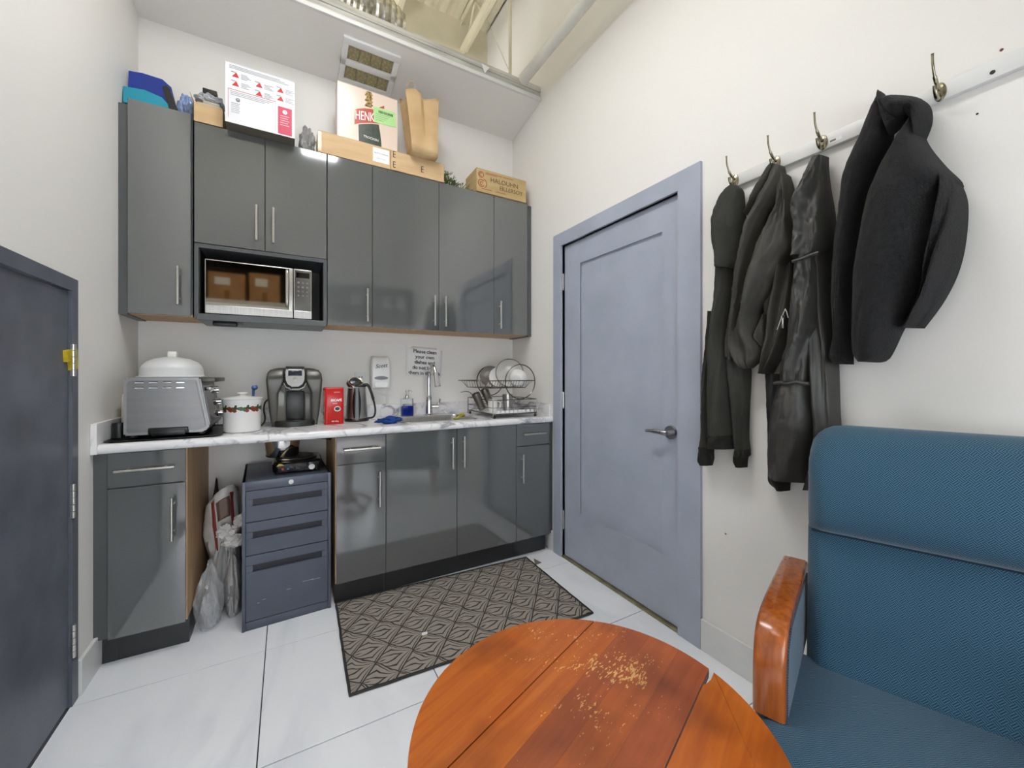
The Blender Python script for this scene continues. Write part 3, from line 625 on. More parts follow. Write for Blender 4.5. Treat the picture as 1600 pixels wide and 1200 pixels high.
# sparkling wine box
WBX = mat('wine_box_cream', (226, 210, 196), .25, col2=(220, 196, 178), ns=2)
t = carton('wine_box', .258, .608, 2.535, 2.635, 2.5865, 2.93, WBX, 'cream sparkling wine carton with red label standing on the long carton')
yw = 2.535
XZ = lambda a, b, h: Vector((a, h, b))
bm = new(); prism(bm, [(.378, 2.5875), (.374, 2.735), (.49, 2.76), (.502, 2.69), (.508, 2.64), (.511, 2.5875)], yw-.0006, yw+.0005, XZ); obj('printed_bottle', bm, mat('bottle_green_print', (58, 70, 54), .3, var=.25, ns=40), t, 0)
bm = new(); prism(bm, [(.349, 2.692), (.352, 2.79), (.37, 2.804), (.41, 2.82), (.455, 2.829), (.50, 2.832), (.50, 2.742), (.45, 2.732), (.39, 2.712)], yw-.0009, yw+.0004, XZ); obj('label_border', bm, mat('label_cream', (226, 196, 170), .35, var=.03), t, 0)
bm = new(); prism(bm, [(.353, 2.699), (.356, 2.787), (.373, 2.799), (.412, 2.814), (.457, 2.823), (.50, 2.826), (.50, 2.748), (.45, 2.738), (.39, 2.718)], yw-.0013, yw+.0004, XZ); obj('printed_red_label', bm, mat('wine_red_print', (186, 66, 40), .35, var=.1, ns=10), t, 0)
text('label_letters', 'HENK', .078, (.412, yw-.0018, 2.764), (1, 0, .16), (0, 0, 1), PAPER, t, .0002, sq=.55)
bm = new(); prism(bm, [(.495, 2.846), (.526, 2.848), (.526, 2.868)], yw-.0009, yw+.0004, XZ); obj('printed_ribbon', bm, MATS['wine_red_print'], t, 0)
bm = new()
for k in range(9): box(bm, .412+.005*(k % 3), .452+.006*(k % 2), yw-.0008, yw+.0004, 2.829+k*.0105, 2.839+k*.0105)
obj('printed_foil', bm, mat('gold_foil_print', (164, 134, 70), .3, .3, col2=(58, 44, 22), ns=70, rng=(.42, .55)), t, 0)
text('label_letters', 'TROCKEN', .019, (.448, yw-.0012, 2.642), (1, 0, -.06), (0, 0, 1), PAPER, t, .0002)
GRN = mat('green_sticker', (170, 216, 142), .6, var=.03, ns=5)
bm = new(); prism(bm, [(.465, 2.748), (.460, 2.842), (.592, 2.846), (.598, 2.752)], yw-.0024, yw-.0012, lambda a, b, h: Vector((a, h, b))); stk = obj('green_sticker', bm, GRN, t, 0)
bm = new(); xx = .492
while xx < .575: wd = random.choice((.0014, .0024, .0034)); box(bm, xx, xx+wd, yw-.0029, yw-.0022, 2.812, 2.828); xx += wd+random.choice((.0014, .002))
obj('barcode', bm, INK, t, 0)
for k in range(4): decal(t, 'sticker_line', .475, .56-.012*k, 2.802-k*.012, 2.804-k*.012, INKG, yw-.0022)
# kraft paper carrier bag
t = thing('paper_bag', (.745, 2.55, 2.61), 'brown kraft paper carrier bag tipped forward on the cartons', 'paper bag')
bm = new(); R = []
bx0, bx1, by0, by1, bz0 = .672, .838, 2.445, 2.56, 2.5835
for i in range(13):
    s = i/12; z = bz0+.02+s*.375; lean = -.01+s*.045; w2 = .012*s
    x0, x1 = bx0-w2-.02*s, bx1+w2+.005*s; y0, y1 = by0+lean-.01*s, by1+lean+.02*s
    ring = []
    for k in range(10): u = k/9; ring.append(Vector((x0+(x1-x0)*u, y0+.03*s*math.exp(-((u-.58)/.09)**2)-.004*math.sin(u*9+s*4), z+(.014*s*math.cos((u-.25)*PI*2.4) if i == 12 else 0))))
    for k in range(1, 6): u = k/6; ring.append(Vector((x1-.02*s*math.sin(u*PI), y0+(y1-y0)*u, z)))
    for k in range(10): u = 1-k/9; ring.append(Vector((x0+(x1-x0)*u, y1, z+(.02 if i == 12 else 0))))
    for k in range(1, 6): u = 1-k/6; ring.append(Vector((x0+.03*s*math.sin(u*PI), y0+(y1-y0)*u, z)))
    ring = [p+Vector((0, 0, -.02 if i == 0 else 0)) for p in ring]; R.append(ring)
rings(bm, R, caps=False); bm.faces.new([bm.verts.new(v) for v in R[0]]); o = obj('bag_body', bm, KRAFT, t, 30)
sm = o.modifiers.new('paper', 'SOLIDIFY'); sm.thickness = .0012
bm = new(); tube(bm, spline([(.665, 2.50, 2.95), (.66, 2.50, 3.0), (.672, 2.50, 3.045), (.70, 2.50, 3.05), (.715, 2.50, 3.0), (.718, 2.50, 2.96)], 6), .0022, n=6); obj('twisted_handle', bm, KRAFT, t)
bm = new(); tube(bm, spline([(.845, 2.54, 2.93), (.853, 2.54, 2.99), (.858, 2.55, 3.02)], 6), .0022, n=6); obj('twisted_handle', bm, KRAFT, t)
bm = new()
for k in range(5): prism(bm, [(0, 0), (.004, 0), (.004, .03+.01*(k % 2)), (0, .03)], 0, .0006, lambda a, b, h: Vector((.655-.0005*k-.0008, 2.492+k*.012+a, 2.74+k*.007+b)))
obj('faded_red_print', bm, mat('faded_red', (196, 124, 90), .7, var=.1, ns=20), t, 0) if False else bm.free()
# grey film left of the long carton
crumple('grey_film_bundle', (.105, 2.66, 2.565), (.042, .06, .095), mat('smoky_film', (150, 150, 148), .2, alpha=.7, bump=.5, bns=22, bd=.01), 9, 'smoky grey plastic wrap bundle at the left end of the long carton', 'plastic bag', flat=TZ+.001)
# artificial greenery
t = thing('greenery_sprig', (.98, 2.6, TZ), 'green artificial plant sprig between the cartons on the cabinets', 'plant')
LEAF = mat('plastic_leaf', (98, 120, 52), .6, var=.3, ns=20)
bm = new(); tube(bm, [(.91, 2.57, TZ+.012), (1.0, 2.57, TZ+.02), (1.12, 2.56, TZ+.01)], .005, n=6); obj('stem', bm, LEAF, t)
bm = new()
for i in range(330):
    bx = .915+abs(random.gauss(0, .07)); c = Vector((min(bx, 1.11), 2.57+random.uniform(-.05, .05), TZ+.012+random.uniform(0, max(.012, .085-.5*(bx-.91)))))
    d = Vector((random.uniform(-.2, 1), random.uniform(-.8, .8), random.uniform(-.1, 1))).normalized(); x_, y_ = frame(d); l = random.uniform(.018, .035)
    vs_ = [bm.verts.new(max_) for max_ in (c, c+d*l*.5+x_*.004, c+d*l, c+d*l*.5-x_*.004)]; bm.faces.new(vs_)
for v in bm.verts: v.co.z = max(v.co.z, TZ+.002)
o = obj('needle_foliage', bm, LEAF, t, 0); o['kind'] = 'stuff'; o.modifiers.new('thick', 'SOLIDIFY').thickness = .0008
t = carton('printed_carton', 1.132, 1.53, 2.49, 2.68, TZ, 2.622, CARD2, 'cardboard carton with red emblem and handwriting in the right corner on the cabinets')
yc = 2.49
REDB = mat('red_ink_on_card', (176, 76, 52), .7, var=.15, ns=30)
bm = new()
for (cx, cz, r, a0, a1) in ((1.166, TZ+.118, .022, 0, 360), (1.166, TZ+.118, .013, 60, 300), (1.168, TZ+.060, .026, 40, 330), (1.168, TZ+.058, .013, 0, 300), (1.178, TZ+.06, .034, -60, 75)):
    N_ = 22
    for k in range(N_):
        a, b = math.radians(a0+(a1-a0)*k/N_), math.radians(a0+(a1-a0)*(k+1)/N_)
        prism(bm, [(cx+r*math.cos(a), cz+r*math.sin(a)), (cx+r*math.cos(b), cz+r*math.sin(b)), (cx+(r-.005)*math.cos(b), cz+(r-.005)*math.sin(b)), (cx+(r-.005)*math.cos(a), cz+(r-.005)*math.sin(a))], yc-.0006, yc+.0002, lambda p, q, h: Vector((p, h, q)))
obj('red_emblem', bm, REDB, t, 0)
bm = new()
for (a, b, z) in ((1.20, 1.33, .138), (1.20, 1.29, .130), (1.34, 1.42, .138), (1.17, 1.25, .022), (1.28, 1.36, .022)): box(bm, a, b, yc-.0005, yc+.0003, TZ+z, TZ+z+.0035)
obj('printed_lines', bm, REDB, t, 0)
BROWNI = mat('marker_ink', (96, 78, 46), .7, var=.2, ns=30)
text('handwriting', 'HALOUHN', .046, (1.35, yc-.0007, TZ+.098), (1, 0, 0), (0, 0, 1), BROWNI, t, .0002)
text('handwriting', 'EILLERSOY', .04, (1.405, yc-.0007, TZ+.055), (1, 0, 0), (0, 0, 1), BROWNI, t, .0002)
bm = new(); prism(bm, [(0, 0), (.003, 0), (.003, .1), (0, .09)], 2.63, 2.75, lambda a, b, h: Vector((1.09+a+b*.5, h, TZ+b)))
tag(obj('loose_flap', bm, CARD2, smooth=0), 'loose cardboard piece leaning behind the printed carton', 'cardboard')
# ------------------------------------------------------------------ things on the countertop
# toaster oven turned to face right
t = thing('toaster_oven', (-.455, 2.48, .94), 'brushed steel toaster oven with its side to the viewer at the left wall', 'toaster oven')
ty0, ty1 = 2.28, 2.66
def side_poly(g): return [(-.606+g, .938+g), (-.33-g, .938+g), (-.308-g, .965), (-.345-g, 1.187-g), (-.595+g, 1.187-g), (-.606+g, 1.176-g)]
TOAST = mat('toaster_steel', (146, 145, 144), .42, 1, var=.04, scl=(1, 1, 12), ns=4)
bm = new(); prism(bm, side_poly(0), ty0+.006, ty1, lambda a, b, h: Vector((a, h, b))); bmesh.ops.bevel(bm, geom=bm.edges[:], offset=.006, segments=2, affect='EDGES'); obj('case', bm, TOAST, t)
bm = new(); prism(bm, side_poly(.012), ty0, ty0+.01, lambda a, b, h: Vector((a, h, b))); bmesh.ops.bevel(bm, geom=bm.edges[:], offset=.004, segments=2, affect='EDGES'); sp = obj('side_panel', bm, mat('toaster_panel_steel', (126, 125, 124), .38, 1, var=.05, scl=(1, 1, 10), ns=3), t)
for r_ in (1.163, 1.14):
    for c_ in range(4):
        x0 = -.568+c_*.046; bm = new(); prism(bm, [(0, 0), (.03, .001), (.03, .004), (.004, .005)], ty0-.003, ty0+.001, lambda a, b, h: Vector((x0+a, h, r_+b))); obj('louvre', bm, CHROME, sp, 0)
        bm = new(); box(bm, x0+.003, x0+.031, ty0-.0012, ty0+.001, r_+.004, r_+.0075); obj('louvre_slot', bm, BLACKP, sp, 0)
bm = new(); box(bm, -.525, -.385, ty0-.004, ty0+.02, .938, .968, bev=.006); box(bm, -.512, -.398, ty0-.006, ty0, .931, .957, bev=.002); obj('carry_recess', bm, BLACKP, t)
for fx in (-.58, -.345):
    for fy in (ty0+.03, ty1-.04): bm = new(); cyl(bm, (fx, fy, .9285), (fx, fy, .942), .014, n=14); obj('foot', bm, BLACKP, t)
sx = lambda z: -.308-(z-.965)*(.037/.222)
bm = new(); prism(bm, [(sx(.985)+.004, .985), (sx(1.15)+.004, 1.15), (sx(1.15)-.004, 1.15), (sx(.985)-.004, .985)], 2.30, 2.55, lambda a, b, h: Vector((a, h, b))); obj('glass_door', bm, BLACKG, t, 0)
bm = new(); tube(bm, spline([(sx(1.135), 2.32, 1.135), (sx(1.135)+.035, 2.325, 1.135), (sx(1.135)+.035, 2.53, 1.135), (sx(1.135), 2.535, 1.135)], 6), .007, n=10); obj('door_handle', bm, CHROME, t)
bm = new(); box(bm, sx(1.17)-.01, sx(1.17)+.05, 2.31, 2.64, 1.166, 1.186, bev=.003); obj('top_visor', bm, mat('dark_visor', (92, 90, 86), .4, .5, var=.1, ns=8), t)
for kz in (1.12, 1.06, 1.0): bm = new(); cyl(bm, (sx(kz)-.004, 2.605, kz), (sx(kz)+.022, 2.605, kz), .018, .015, n=18); obj('knob', bm, CHROME, t)
bm = new(); R = [[Vector((a, b, z)) for a, b in rr(-.658+i, -.262-i, 2.235+i, 2.72-i, .03)] for i, z in ((.012, .9175), (.0, .924), (0, .9255), (.004, .9255), (.016, .9195))]
rings(bm, R, caps=False); bm.faces.new([bm.verts.new(v) for v in R[-1]]); tag(obj('baking_sheet', bm, mat('black_enamel', (30, 30, 30), .3, var=.1, ns=8)), 'black baking sheet lying under the toaster oven', 'baking tray')
bm = new(); box(bm, -.656, -.628, 2.44, 2.69, .9265, 1.115, bev=.012); tag(obj('cutting_board', bm, mat('beige_board', (206, 194, 180), .5, var=.06, ns=6)), 'beige cutting board standing between toaster oven and left wall', 'cutting board')
bm = new(); lathe(bm, [(.008, .926), (.021, .926), (.0225, .985), (.0225, .99), (.019, .99), (.018, .935), (.008, .933)], (-.634, 2.345, 0), 24); tag(obj('black_cup', bm, BLACKP), 'small black cup in the corner left of the toaster oven', 'cup')
# dome cover
t = thing('cake_dome', (-.478, 2.475, 1.187), 'translucent white plastic cake dome lying on the toaster oven', 'cake dome')
DOME = mat('frosted_plastic', (220, 221, 221), .3, trans=.08, var=.02, ns=3)
bm = new(); lathe(bm, [(.132, 1.1875), (.134, 1.191), (.122, 1.194), (.119, 1.20), (.1185, 1.225), (.112, 1.243), (.095, 1.262), (.065, 1.277), (.03, 1.284), (.0, 1.285)], (-.478, 2.475, 0), 40); obj('dome', bm, DOME, t)
bm = new(); box(bm, -.496, -.460, 2.457, 2.493, 1.282, 1.312, bev=.006); obj('knob', bm, mat('knob_ivory', (226, 225, 216), .35, var=.02, ns=3), t)
# crock
cx, cy = -.193, 2.396
t = thing('ceramic_crock', (cx, cy, CT), 'white lidded ceramic crock with a painted holly band', 'crock')
CER = mat('white_ceramic', (232, 231, 228), .12, var=.02, ns=3)
bm = new(); lathe(bm, [(.0, CT+.0005), (.074, CT+.0005), (.079, CT+.006), (.080, 1.05), (.082, 1.056), (.084, 1.062), (.086, 1.078), (.082, 1.078), (.078, 1.06), (.075, .93), (.0, .93)], (cx, cy, 0), 44); obj('pot', bm, CER, t)
bm = new(); lathe(bm, [(.0, 1.079), (.087, 1.079), (.088, 1.083), (.07, 1.088), (.03, 1.093), (.014, 1.096), (.012, 1.101), (.022, 1.106), (.023, 1.11), (.018, 1.113), (.0, 1.114)], (cx, cy, 0), 44); obj('lid', bm, CER, t)
HG = mat('holly_green', (58, 84, 44), .3, var=.2, ns=60); HR = mat('holly_red', (170, 44, 30), .3, var=.15, ns=60)
bg, br = new(), new()
def onpot(bm_, ang, z, a, l, w_):
    pts = []
    for k in range(8):
        f = 2*PI*k/8; u_, v_ = l*math.cos(f), w_*math.sin(f)*(1 if k % 2 else .8)
        uu, vv = u_*math.cos(a)-v_*math.sin(a), u_*math.sin(a)+v_*math.cos(a); th = ang+uu/.0805
        pts.append((Vector((cx+.0795*math.cos(th), cy+.0795*math.sin(th), z+vv)), Vector((cx+.0808*math.cos(th), cy+.0808*math.sin(th), z+vv))))
    rings(bm_, [[p[0] for p in pts], [p[1] for p in pts]])
for i in range(10):
    ang = -PI/2+.02+(i-4.5)*2*PI/10; z = 1.032
    for da, dz, a in ((-.22, .002, .5), (-.12, -.006, -.5), (.12, .004, -.35), (.22, .006, .2), (0, .008, 1.2)): onpot(bg, ang+da, z+dz, a, .0155, .0068)
    for da, dz in ((-.03, -.006), (.03, -.008), (.0, -.002)): onpot(br, ang+da, z+dz, 0, .0055, .0055)
    if i % 2: onpot(br, ang+.34, z, .5, .012, .012); onpot(br, ang+.34, z, 2, .016, .008)
obj('holly_leaves', bg, HG, t, 0); obj('holly_berries', br, HR, t, 0)
bm = new(); tube(bm, spline([(-.165, 2.58, CT+.001), (-.16, 2.575, 1.02), (-.158, 2.57, 1.12)], 5), .006, n=8); lathe(bm, [(0, 1.115), (.012, 1.12), (.016, 1.13), (.01, 1.142), (0, 1.144)], (-.152, 2.57, 0), 12)
tag(obj('blue_spoon', bm, mat('blue_plastic', (84, 112, 168), .4, var=.1, ns=8)), 'blue plastic scoop standing behind the white crock', 'utensil')
# coffee maker
kx, ky = .04, 2.49
t = thing('coffee_maker', (kx, 2.6, CT), 'dark grey single-serve coffee maker with silver display head', 'coffee maker')
GUN = mat('gunmetal_plastic', (84, 83, 78), .3, .35, var=.08, ns=6); GUND = mat('dark_gunmetal', (40, 40, 38), .35, .2, var=.08, ns=6)
bm = new(); R = []
for z, hw, y0 in ((CT+.004, .108, 2.55), (CT+.03, .117, 2.545), (1.0, .122, 2.54), (1.12, .131, 2.53), (1.19, .136, 2.525), (1.215, .130, 2.53), (1.234, .105, 2.545), (1.239, .08, 2.56)): R.append([Vector((a, b, z)) for a, b in rr(kx-hw, kx+hw, y0, 2.745-.01, .03)])
rings(bm, R); obj('body', bm, GUN, t)
for s_ in (-1, 1):
    bm = new(); R = []
    for z, hw, y0 in ((CT+.002, .112, 2.505), (1.0, .123, 2.495), (1.10, .131, 2.485), (1.17, .1365, 2.48), (1.205, .132, 2.487), (1.228, .118, 2.51)):
        a, b = sorted((kx+s_*hw, kx+s_*(.078 if z < 1.12 else .05))); R.append([Vector((p, q, z)) for p, q in rr(a, b, y0, 2.60, .012, 4)])
    rings(bm, R); obj('side_shell', bm, GUN, t)
bm = new(); box(bm, kx-.079, kx+.079, 2.522, 2.56, .95, 1.16); obj('cup_bay', bm, GUND, t)
bm = new(); box(bm, kx-.042, kx+.045, 2.513, 2.53, .951, 1.11, bev=.004); obj('bay_panel', bm, BLACKP, t)
bm = new(); box(bm, kx-.088, kx-.045, 2.497, 2.53, .945, 1.15, bev=.005); obj('water_tank', bm, mat('smoked_tank', (120, 118, 106), .12, trans=.35, var=.1, ns=8), t)
bm = new(); box(bm, kx+.047, kx+.079, 2.505, 2.53, .945, 1.10, bev=.004); obj('right_column', bm, GUN, t)
bm = new(); R = []
for ins, z in ((0, CT+.001), (0, .944), (.006, .949)): R.append([Vector((kx-.098+ins, 2.56, z))]+[Vector((kx-(.098-ins)*math.cos(PI*k/16), 2.50-(.048-ins)*math.sin(PI*k/16), z)) for k in range(17)]+[Vector((kx+.098-ins, 2.56, z))])
rings(bm, R); obj('drip_tray', bm, GUND, t)
bm = new(); lathe(bm, [(0, .9495), (.022, .9495), (.02, .951), (0, .951)], (kx+.01, 2.485, 0), 20); obj('tray_grate', bm, STEEL, t)
bm = new(); box(bm, kx-.046, kx+.046, 2.475, 2.70, 1.13, 1.246, bev=.006); obj('head', bm, GUND, t)
HM = Matrix.Translation((kx, 2.468, 1.168)) @ Matrix.Rotation(math.radians(-14), 4, 'X')
HP = [(-.043, .066), (.043, .066), (.046, .03), (.044, 0), (.034, -.022), (.016, -.034), (-.016, -.034), (-.034, -.022), (-.044, 0), (-.046, .03)]
bm = new(); prism(bm, [(a*1.25, b*1.2-.004) for a, b in HP if b < .05]+[(-.05, .04)], .004, .03, lambda a, b, h: Vector((a, h, b))); obj('black_collar', bm, BLACKG, t, 40, HM)
bm = new(); prism(bm, [(a*1.28, b*1.2-.012) for a, b in HP if b < .02], .008, .026, lambda a, b, h: Vector((a, h, b))); obj('chrome_collar', bm, CHROME, t, 40, HM)
bm = new(); prism(bm, HP, -.008, .01, lambda a, b, h: Vector((a, h, b))); obj('silver_face', bm, mat('silver_face', (206, 208, 210), .25, .6, var=.03, ns=5), t, 40, HM)
bm = new(); box(bm, -.033, .033, -.0105, -.006, .024, .054, bev=.002); obj('display', bm, mat('lcd_dark', (36, 42, 58), .1, var=.1, ns=4), t, 40, HM)
bm = new(); box(bm, -.033, .033, -.0105, -.006, .057, .062, bev=.001); obj('light_bar', bm, WHITE, t, 40, HM)
bm = new(); cyl(bm, (0, -.012, .006), (0, -.006, .006), .0105, n=20); obj('brew_button', bm, CHROME, t, 40, HM)
bm = new(); tube(bm, spline([(-.09, 2.72, 1.06), (-.108, 2.66, 1.04), (-.112, 2.64, 1.0), (-.106, 2.62, .95), (-.12, 2.56, .924), (-.165, 2.52, .9215)], 7), .0042, n=8); obj('power_cord', bm, BLACKP, t)
# red coffee tin
t = thing('coffee_tin', (.235, 2.5, CT), 'red instant coffee tin standing in front of the kettle', 'coffee tin')
MT = rotz(math.radians(3), (.235, 2.5, 0))
bm = new(); R = [[Vector((a, b, z)) for a, b in rr(.184+i, .286-i, 2.468+i, 2.54-i, .014)] for i, z in ((.002, CT+.0005), (0, CT+.003), (0, 1.118), (.0015, 1.121))]
rings(bm, R); obj('can', bm, mat('tin_red', (206, 34, 28), .25, var=.05, ns=5), t, 40, MT)
bm = new(); R = [[Vector((a, b, z)) for a, b in rr(.183+i, .287-i, 2.467+i, 2.541-i, .015)] for i, z in ((0, 1.119), (0, 1.125), (.003, 1.127))]
rings(bm, R); obj('lid', bm, mat('tin_lid', (214, 50, 40), .3, var=.05, ns=5), t, 40, MT)
bm = new(); box(bm, .1832, .1842, 2.484, 2.53, .925, 1.112); obj('side_label', bm, mat('side_print', (214, 210, 196), .4, col2=(84, 90, 60), ns=26, rng=(.42, .5)), t, 0, MT)
for k in range(1):
    tf = 2.4677
    def tt(s, size, x_, z_, b=0): o = text('lettering', s, size, (x_, tf-.0004, z_), (1, 0, 0), (0, 0, 1), PAPER, t, .0002, bold=b); o.location = o.location; return o
    tt('NESCAFÉ', .0175, .239, 1.054, .0006); tt('RICH', .010, .239, 1.036); tt('INSTANT', .0075, .25, 1.10); tt('NET 475 g', .008, .24, .935, .0003)
bm = new(); lathe(bm, [(0, 0), (.017, 0), (.017, .0008), (0, .0008)], (0, 0, 0), 20, 1, .85); obj('printed_cup', bm, PAPER, t, 0, Matrix.Translation((.252, tf, 1.005)) @ Matrix.Rotation(PI/2, 4, 'X'))
bm = new(); lathe(bm, [(0, 0), (.013, 0), (.013, .0008), (0, .0008)], (0, 0, 0), 20, 1, .8); obj('printed_coffee', bm, mat('coffee_print', (46, 24, 14), .4, var=.1, ns=9), t, 0, Matrix.Translation((.252, tf-.0006, 1.006)) @ Matrix.Rotation(PI/2, 4, 'X'))
# kettle
kc = (.375, 2.60)
t = thing('electric_kettle', (kc[0], kc[1], CT), 'stainless electric kettle with black window and curved black handle', 'kettle')
bm = new(); lathe(bm, [(0, CT+.0005), (.07, CT+.0005), (.072, .926), (.066, .934), (0, .934)], (*kc, 0), 32); obj('power_base', bm, BLACKP, t)
bm = new(); lathe(bm, [(0, .935), (.062, .935), (.063, .942), (.060, 1.0), (.055, 1.07), (.050, 1.125), (.048, 1.13), (0, 1.13)], (*kc, 0), 36); obj('body', bm, INOX, t)
bm = new(); R = []
for i in range(14):
    z = .938+.182*i/13; r = .0632-(z-.94)*.0705+.0012; hw = .26+.16*math.sin(PI*i/13)
    R.append([Vector((kc[0]+(r+dr_)*math.sin(a), kc[1]-(r+dr_)*math.cos(a), z)) for dr_, sg in ((0, 1), (-.004, -1)) for a in [(-hw-.15+2*hw*k/8)*sg if sg > 0 else (-hw-.15+2*hw*(8-k)/8) for k in range(9)]])
rings(bm, R); obj('water_window', bm, BLACKG, t)
KM = Matrix.Translation((kc[0]-.012, kc[1]-.02, 1.152)) @ Matrix.Rotation(math.radians(52), 4, 'X')
bm = new(); lathe(bm, [(0, -.03), (.046, -.03), (.05, -.012), (.049, .004), (.044, .01), (.036, .008), (.034, .004), (0, .004)], (0, 0, 0), 32, 1, .8); obj('lid_hood', bm, CHROME, t, 40, KM)
bm = new(); lathe(bm, [(0, .0045), (.034, .0045), (.03, .012), (0, .014)], (0, 0, 0), 28, 1, .78); obj('lid_lens', bm, mat('dark_lid', (58, 60, 62), .15, var=.1, ns=5), t, 40, KM)
bm = new(); cyl(bm, (kc[0], kc[1], 1.126), (kc[0], kc[1], 1.134), .0535, .051, n=32); obj('neck_ring', bm, BLACKP, t)
bm = new(); hp = spline([(kc[0]+.035, kc[1]-.01, 1.135), (kc[0]+.062, kc[1]-.015, 1.135), (kc[0]+.082, kc[1]-.02, 1.09), (kc[0]+.098, kc[1]-.022, 1.03), (kc[0]+.106, kc[1]-.022, .975), (kc[0]+.095, kc[1]-.02, .938), (kc[0]+.06, kc[1]-.01, .931)], 6)
tube(bm, hp, [.010]*7+[.008]*10+[.006]*(len(hp)-17), n=10); obj('handle', bm, BLACKP, t)
# wall-mounted soap dispenser, outlet, notice
q0, q1 = survey(581, 556, 1, 2.70), survey(610, 606, 1, 2.70)
dx0, dx1, dz0, dz1 = q0.x, q1.x, q1.z, q0.z
t = thing('soap_dispenser', ((dx0+dx1)/2, 2.74, dz0), 'white wall-mounted soap dispenser with grey oval window', 'soap dispenser')
bm = new(); R = []
for f, ins, yy in ((0, .002, 2.71), (.08, 0, 2.70), (.3, 0, 2.698), (.75, .001, 2.70), (.93, .005, 2.71), (1, .009, 2.73)): z = dz0+(dz1-dz0)*f; R.append([Vector((a, b, z)) for a, b in rr(dx0+ins, dx1-ins, yy, YB-.001, .012, 4)])
rings(bm, R); obj('cover', bm, WHITE, t)
dm = (dx0+dx1)/2
bm = new(); lathe(bm, [(0, 0), (.044, 0), (.044, .004), (0, .004)], (0, 0, 0), 28, 1, .27); obj('level_window', bm, mat('grey_window', (122, 124, 126), .3, var=.05, ns=5), t, 40, Matrix.Translation((dm, 2.7, dz0+.066)) @ Matrix.Rotation(PI/2, 4, 'X'))
bm = new(); R = [[Vector((a, 2.7+o, dz0+.004+b)) for a, b in rr(dm-.04, dm+.04, 0, .034, .015, 4)] for o in (-.006, .004)]; rings(bm, R); obj('push_lever', bm, WHITE, t)
text('logo_lettering', 'Scott', .036, (dm, 2.6965, dz0+.145), (1, 0, .14), (0, 0, 1), INK, t, .0004, shear=.25)
t = thing('wall_outlet', (.425, YB-.004, 1.12), 'white wall outlet plate beside the kettle', 'outlet')
bm = new(); box(bm, .39, .46, YB-.006, YB, 1.10, 1.215, bev=.002); obj('plate', bm, WHITE, t)
for dz in (1.132, 1.183):
    bm = new(); box(bm, .414, .418, YB-.0068, YB-.005, dz-.006, dz+.006); box(bm, .432, .436, YB-.0068, YB-.005, dz-.006, dz+.006); cyl(bm, (.425, YB-.0068, dz-.013), (.425, YB-.005, dz-.013), .003, n=8); obj('socket', bm, BLACKP, t, 0)
t = thing('taped_notice', (.855, YB-.002, 1.19), 'white paper notice in black lettering taped to the wall behind the faucet', 'notice')
c4 = [(.73, 1.404), (.993, 1.388), (.98, 1.179), (.721, 1.197)]
bm = new(); R = []
for j in range(9):
    f = j/8; row = []
    for i in range(9):
        g = i/8; top = Vector((c4[0][0]+(c4[1][0]-c4[0][0])*g, 0, c4[0][1]+(c4[1][1]-c4[0][1])*g)); bot = Vector((c4[3][0]+(c4[2][0]-c4[3][0])*g, 0, c4[3][1]+(c4[2][1]-c4[3][1])*g))
        p = top.lerp(bot, f); p.y = YB-.003-.002*f-.010*max(0, f-.75)*4*max(0, .3-g)*3; p.z += .012*max(0, f-.75)*4*max(0, .3-g)*2; row.append(p)
    R.append(row)
rings(bm, R, caps=False, loop=False); o = obj('sheet', bm, PAPER, t); o.modifiers.new('thick', 'SOLIDIFY').thickness = .0006
for k, s_ in enumerate(('Please clean', 'your own', 'dishes and', 'do not leave', 'them in the sink')): text('notice_lettering', s_, .0355, (.862-.001*k, YB-.0075-.0006*k, 1.363-.0385*k), (1, 0, -.065), (.02, 0, 1), INK, t, .0003, bold=.0005)
for a, b in (((.722, 1.392), (.77, 1.412)), ((.95, 1.378), (1.0, 1.398))): bm = new(); box(bm, a[0], b[0], YB-.0045, YB-.001, a[1], b[1]); obj('tape', bm, mat('clear_tape', (238, 236, 231), .3, var=.02), t, 0)
# soap pump bottle
sx_ = survey(636, 640, 1, 2.715).x
t = thing('soap_bottle', (sx_, 2.715, CT), 'clear square soap bottle half full of blue liquid with metal pump', 'soap bottle')
bm = new(); R = [[Vector((a, b, z)) for a, b in rr(sx_-.035+i, sx_+.035-i, 2.69+i, 2.74-i, .008, 3)] for i, z in ((.002, CT+.006), (0, CT+.009), (0, CT+.072))]; rings(bm, R); obj('blue_liquid', bm, mat('blue_soap', (20, 60, 200), .15, trans=.3, var=.1, ns=6), t)
bm = new(); R = [[Vector((a, b, z)) for a, b in rr(sx_-.039+i, sx_+.039-i, 2.686+i, 2.744-i, .01, 3)] for i, z in ((.002, CT+.0005), (0, CT+.004), (0, CT+.118), (.012, CT+.124), (.024, CT+.126))]; rings(bm, R); obj('bottle', bm, mat('clear_glass', (246, 250, 252), .03, trans=1, ior=1.3, var=.01), t)
bm = new(); lathe(bm, [(0, CT+.1262), (.014, CT+.1262), (.014, CT+.14), (.008, CT+.145), (.006, CT+.165), (.009, CT+.167), (.009, CT+.178), (0, CT+.18)], (sx_, 2.715, 0), 16); tube(bm, spline([(sx_, 2.715, CT+.173), (sx_+.018, 2.70, CT+.175), (sx_+.03, 2.695, CT+.166)], 5), .0035, n=8); obj('pump', bm, STEEL, t)
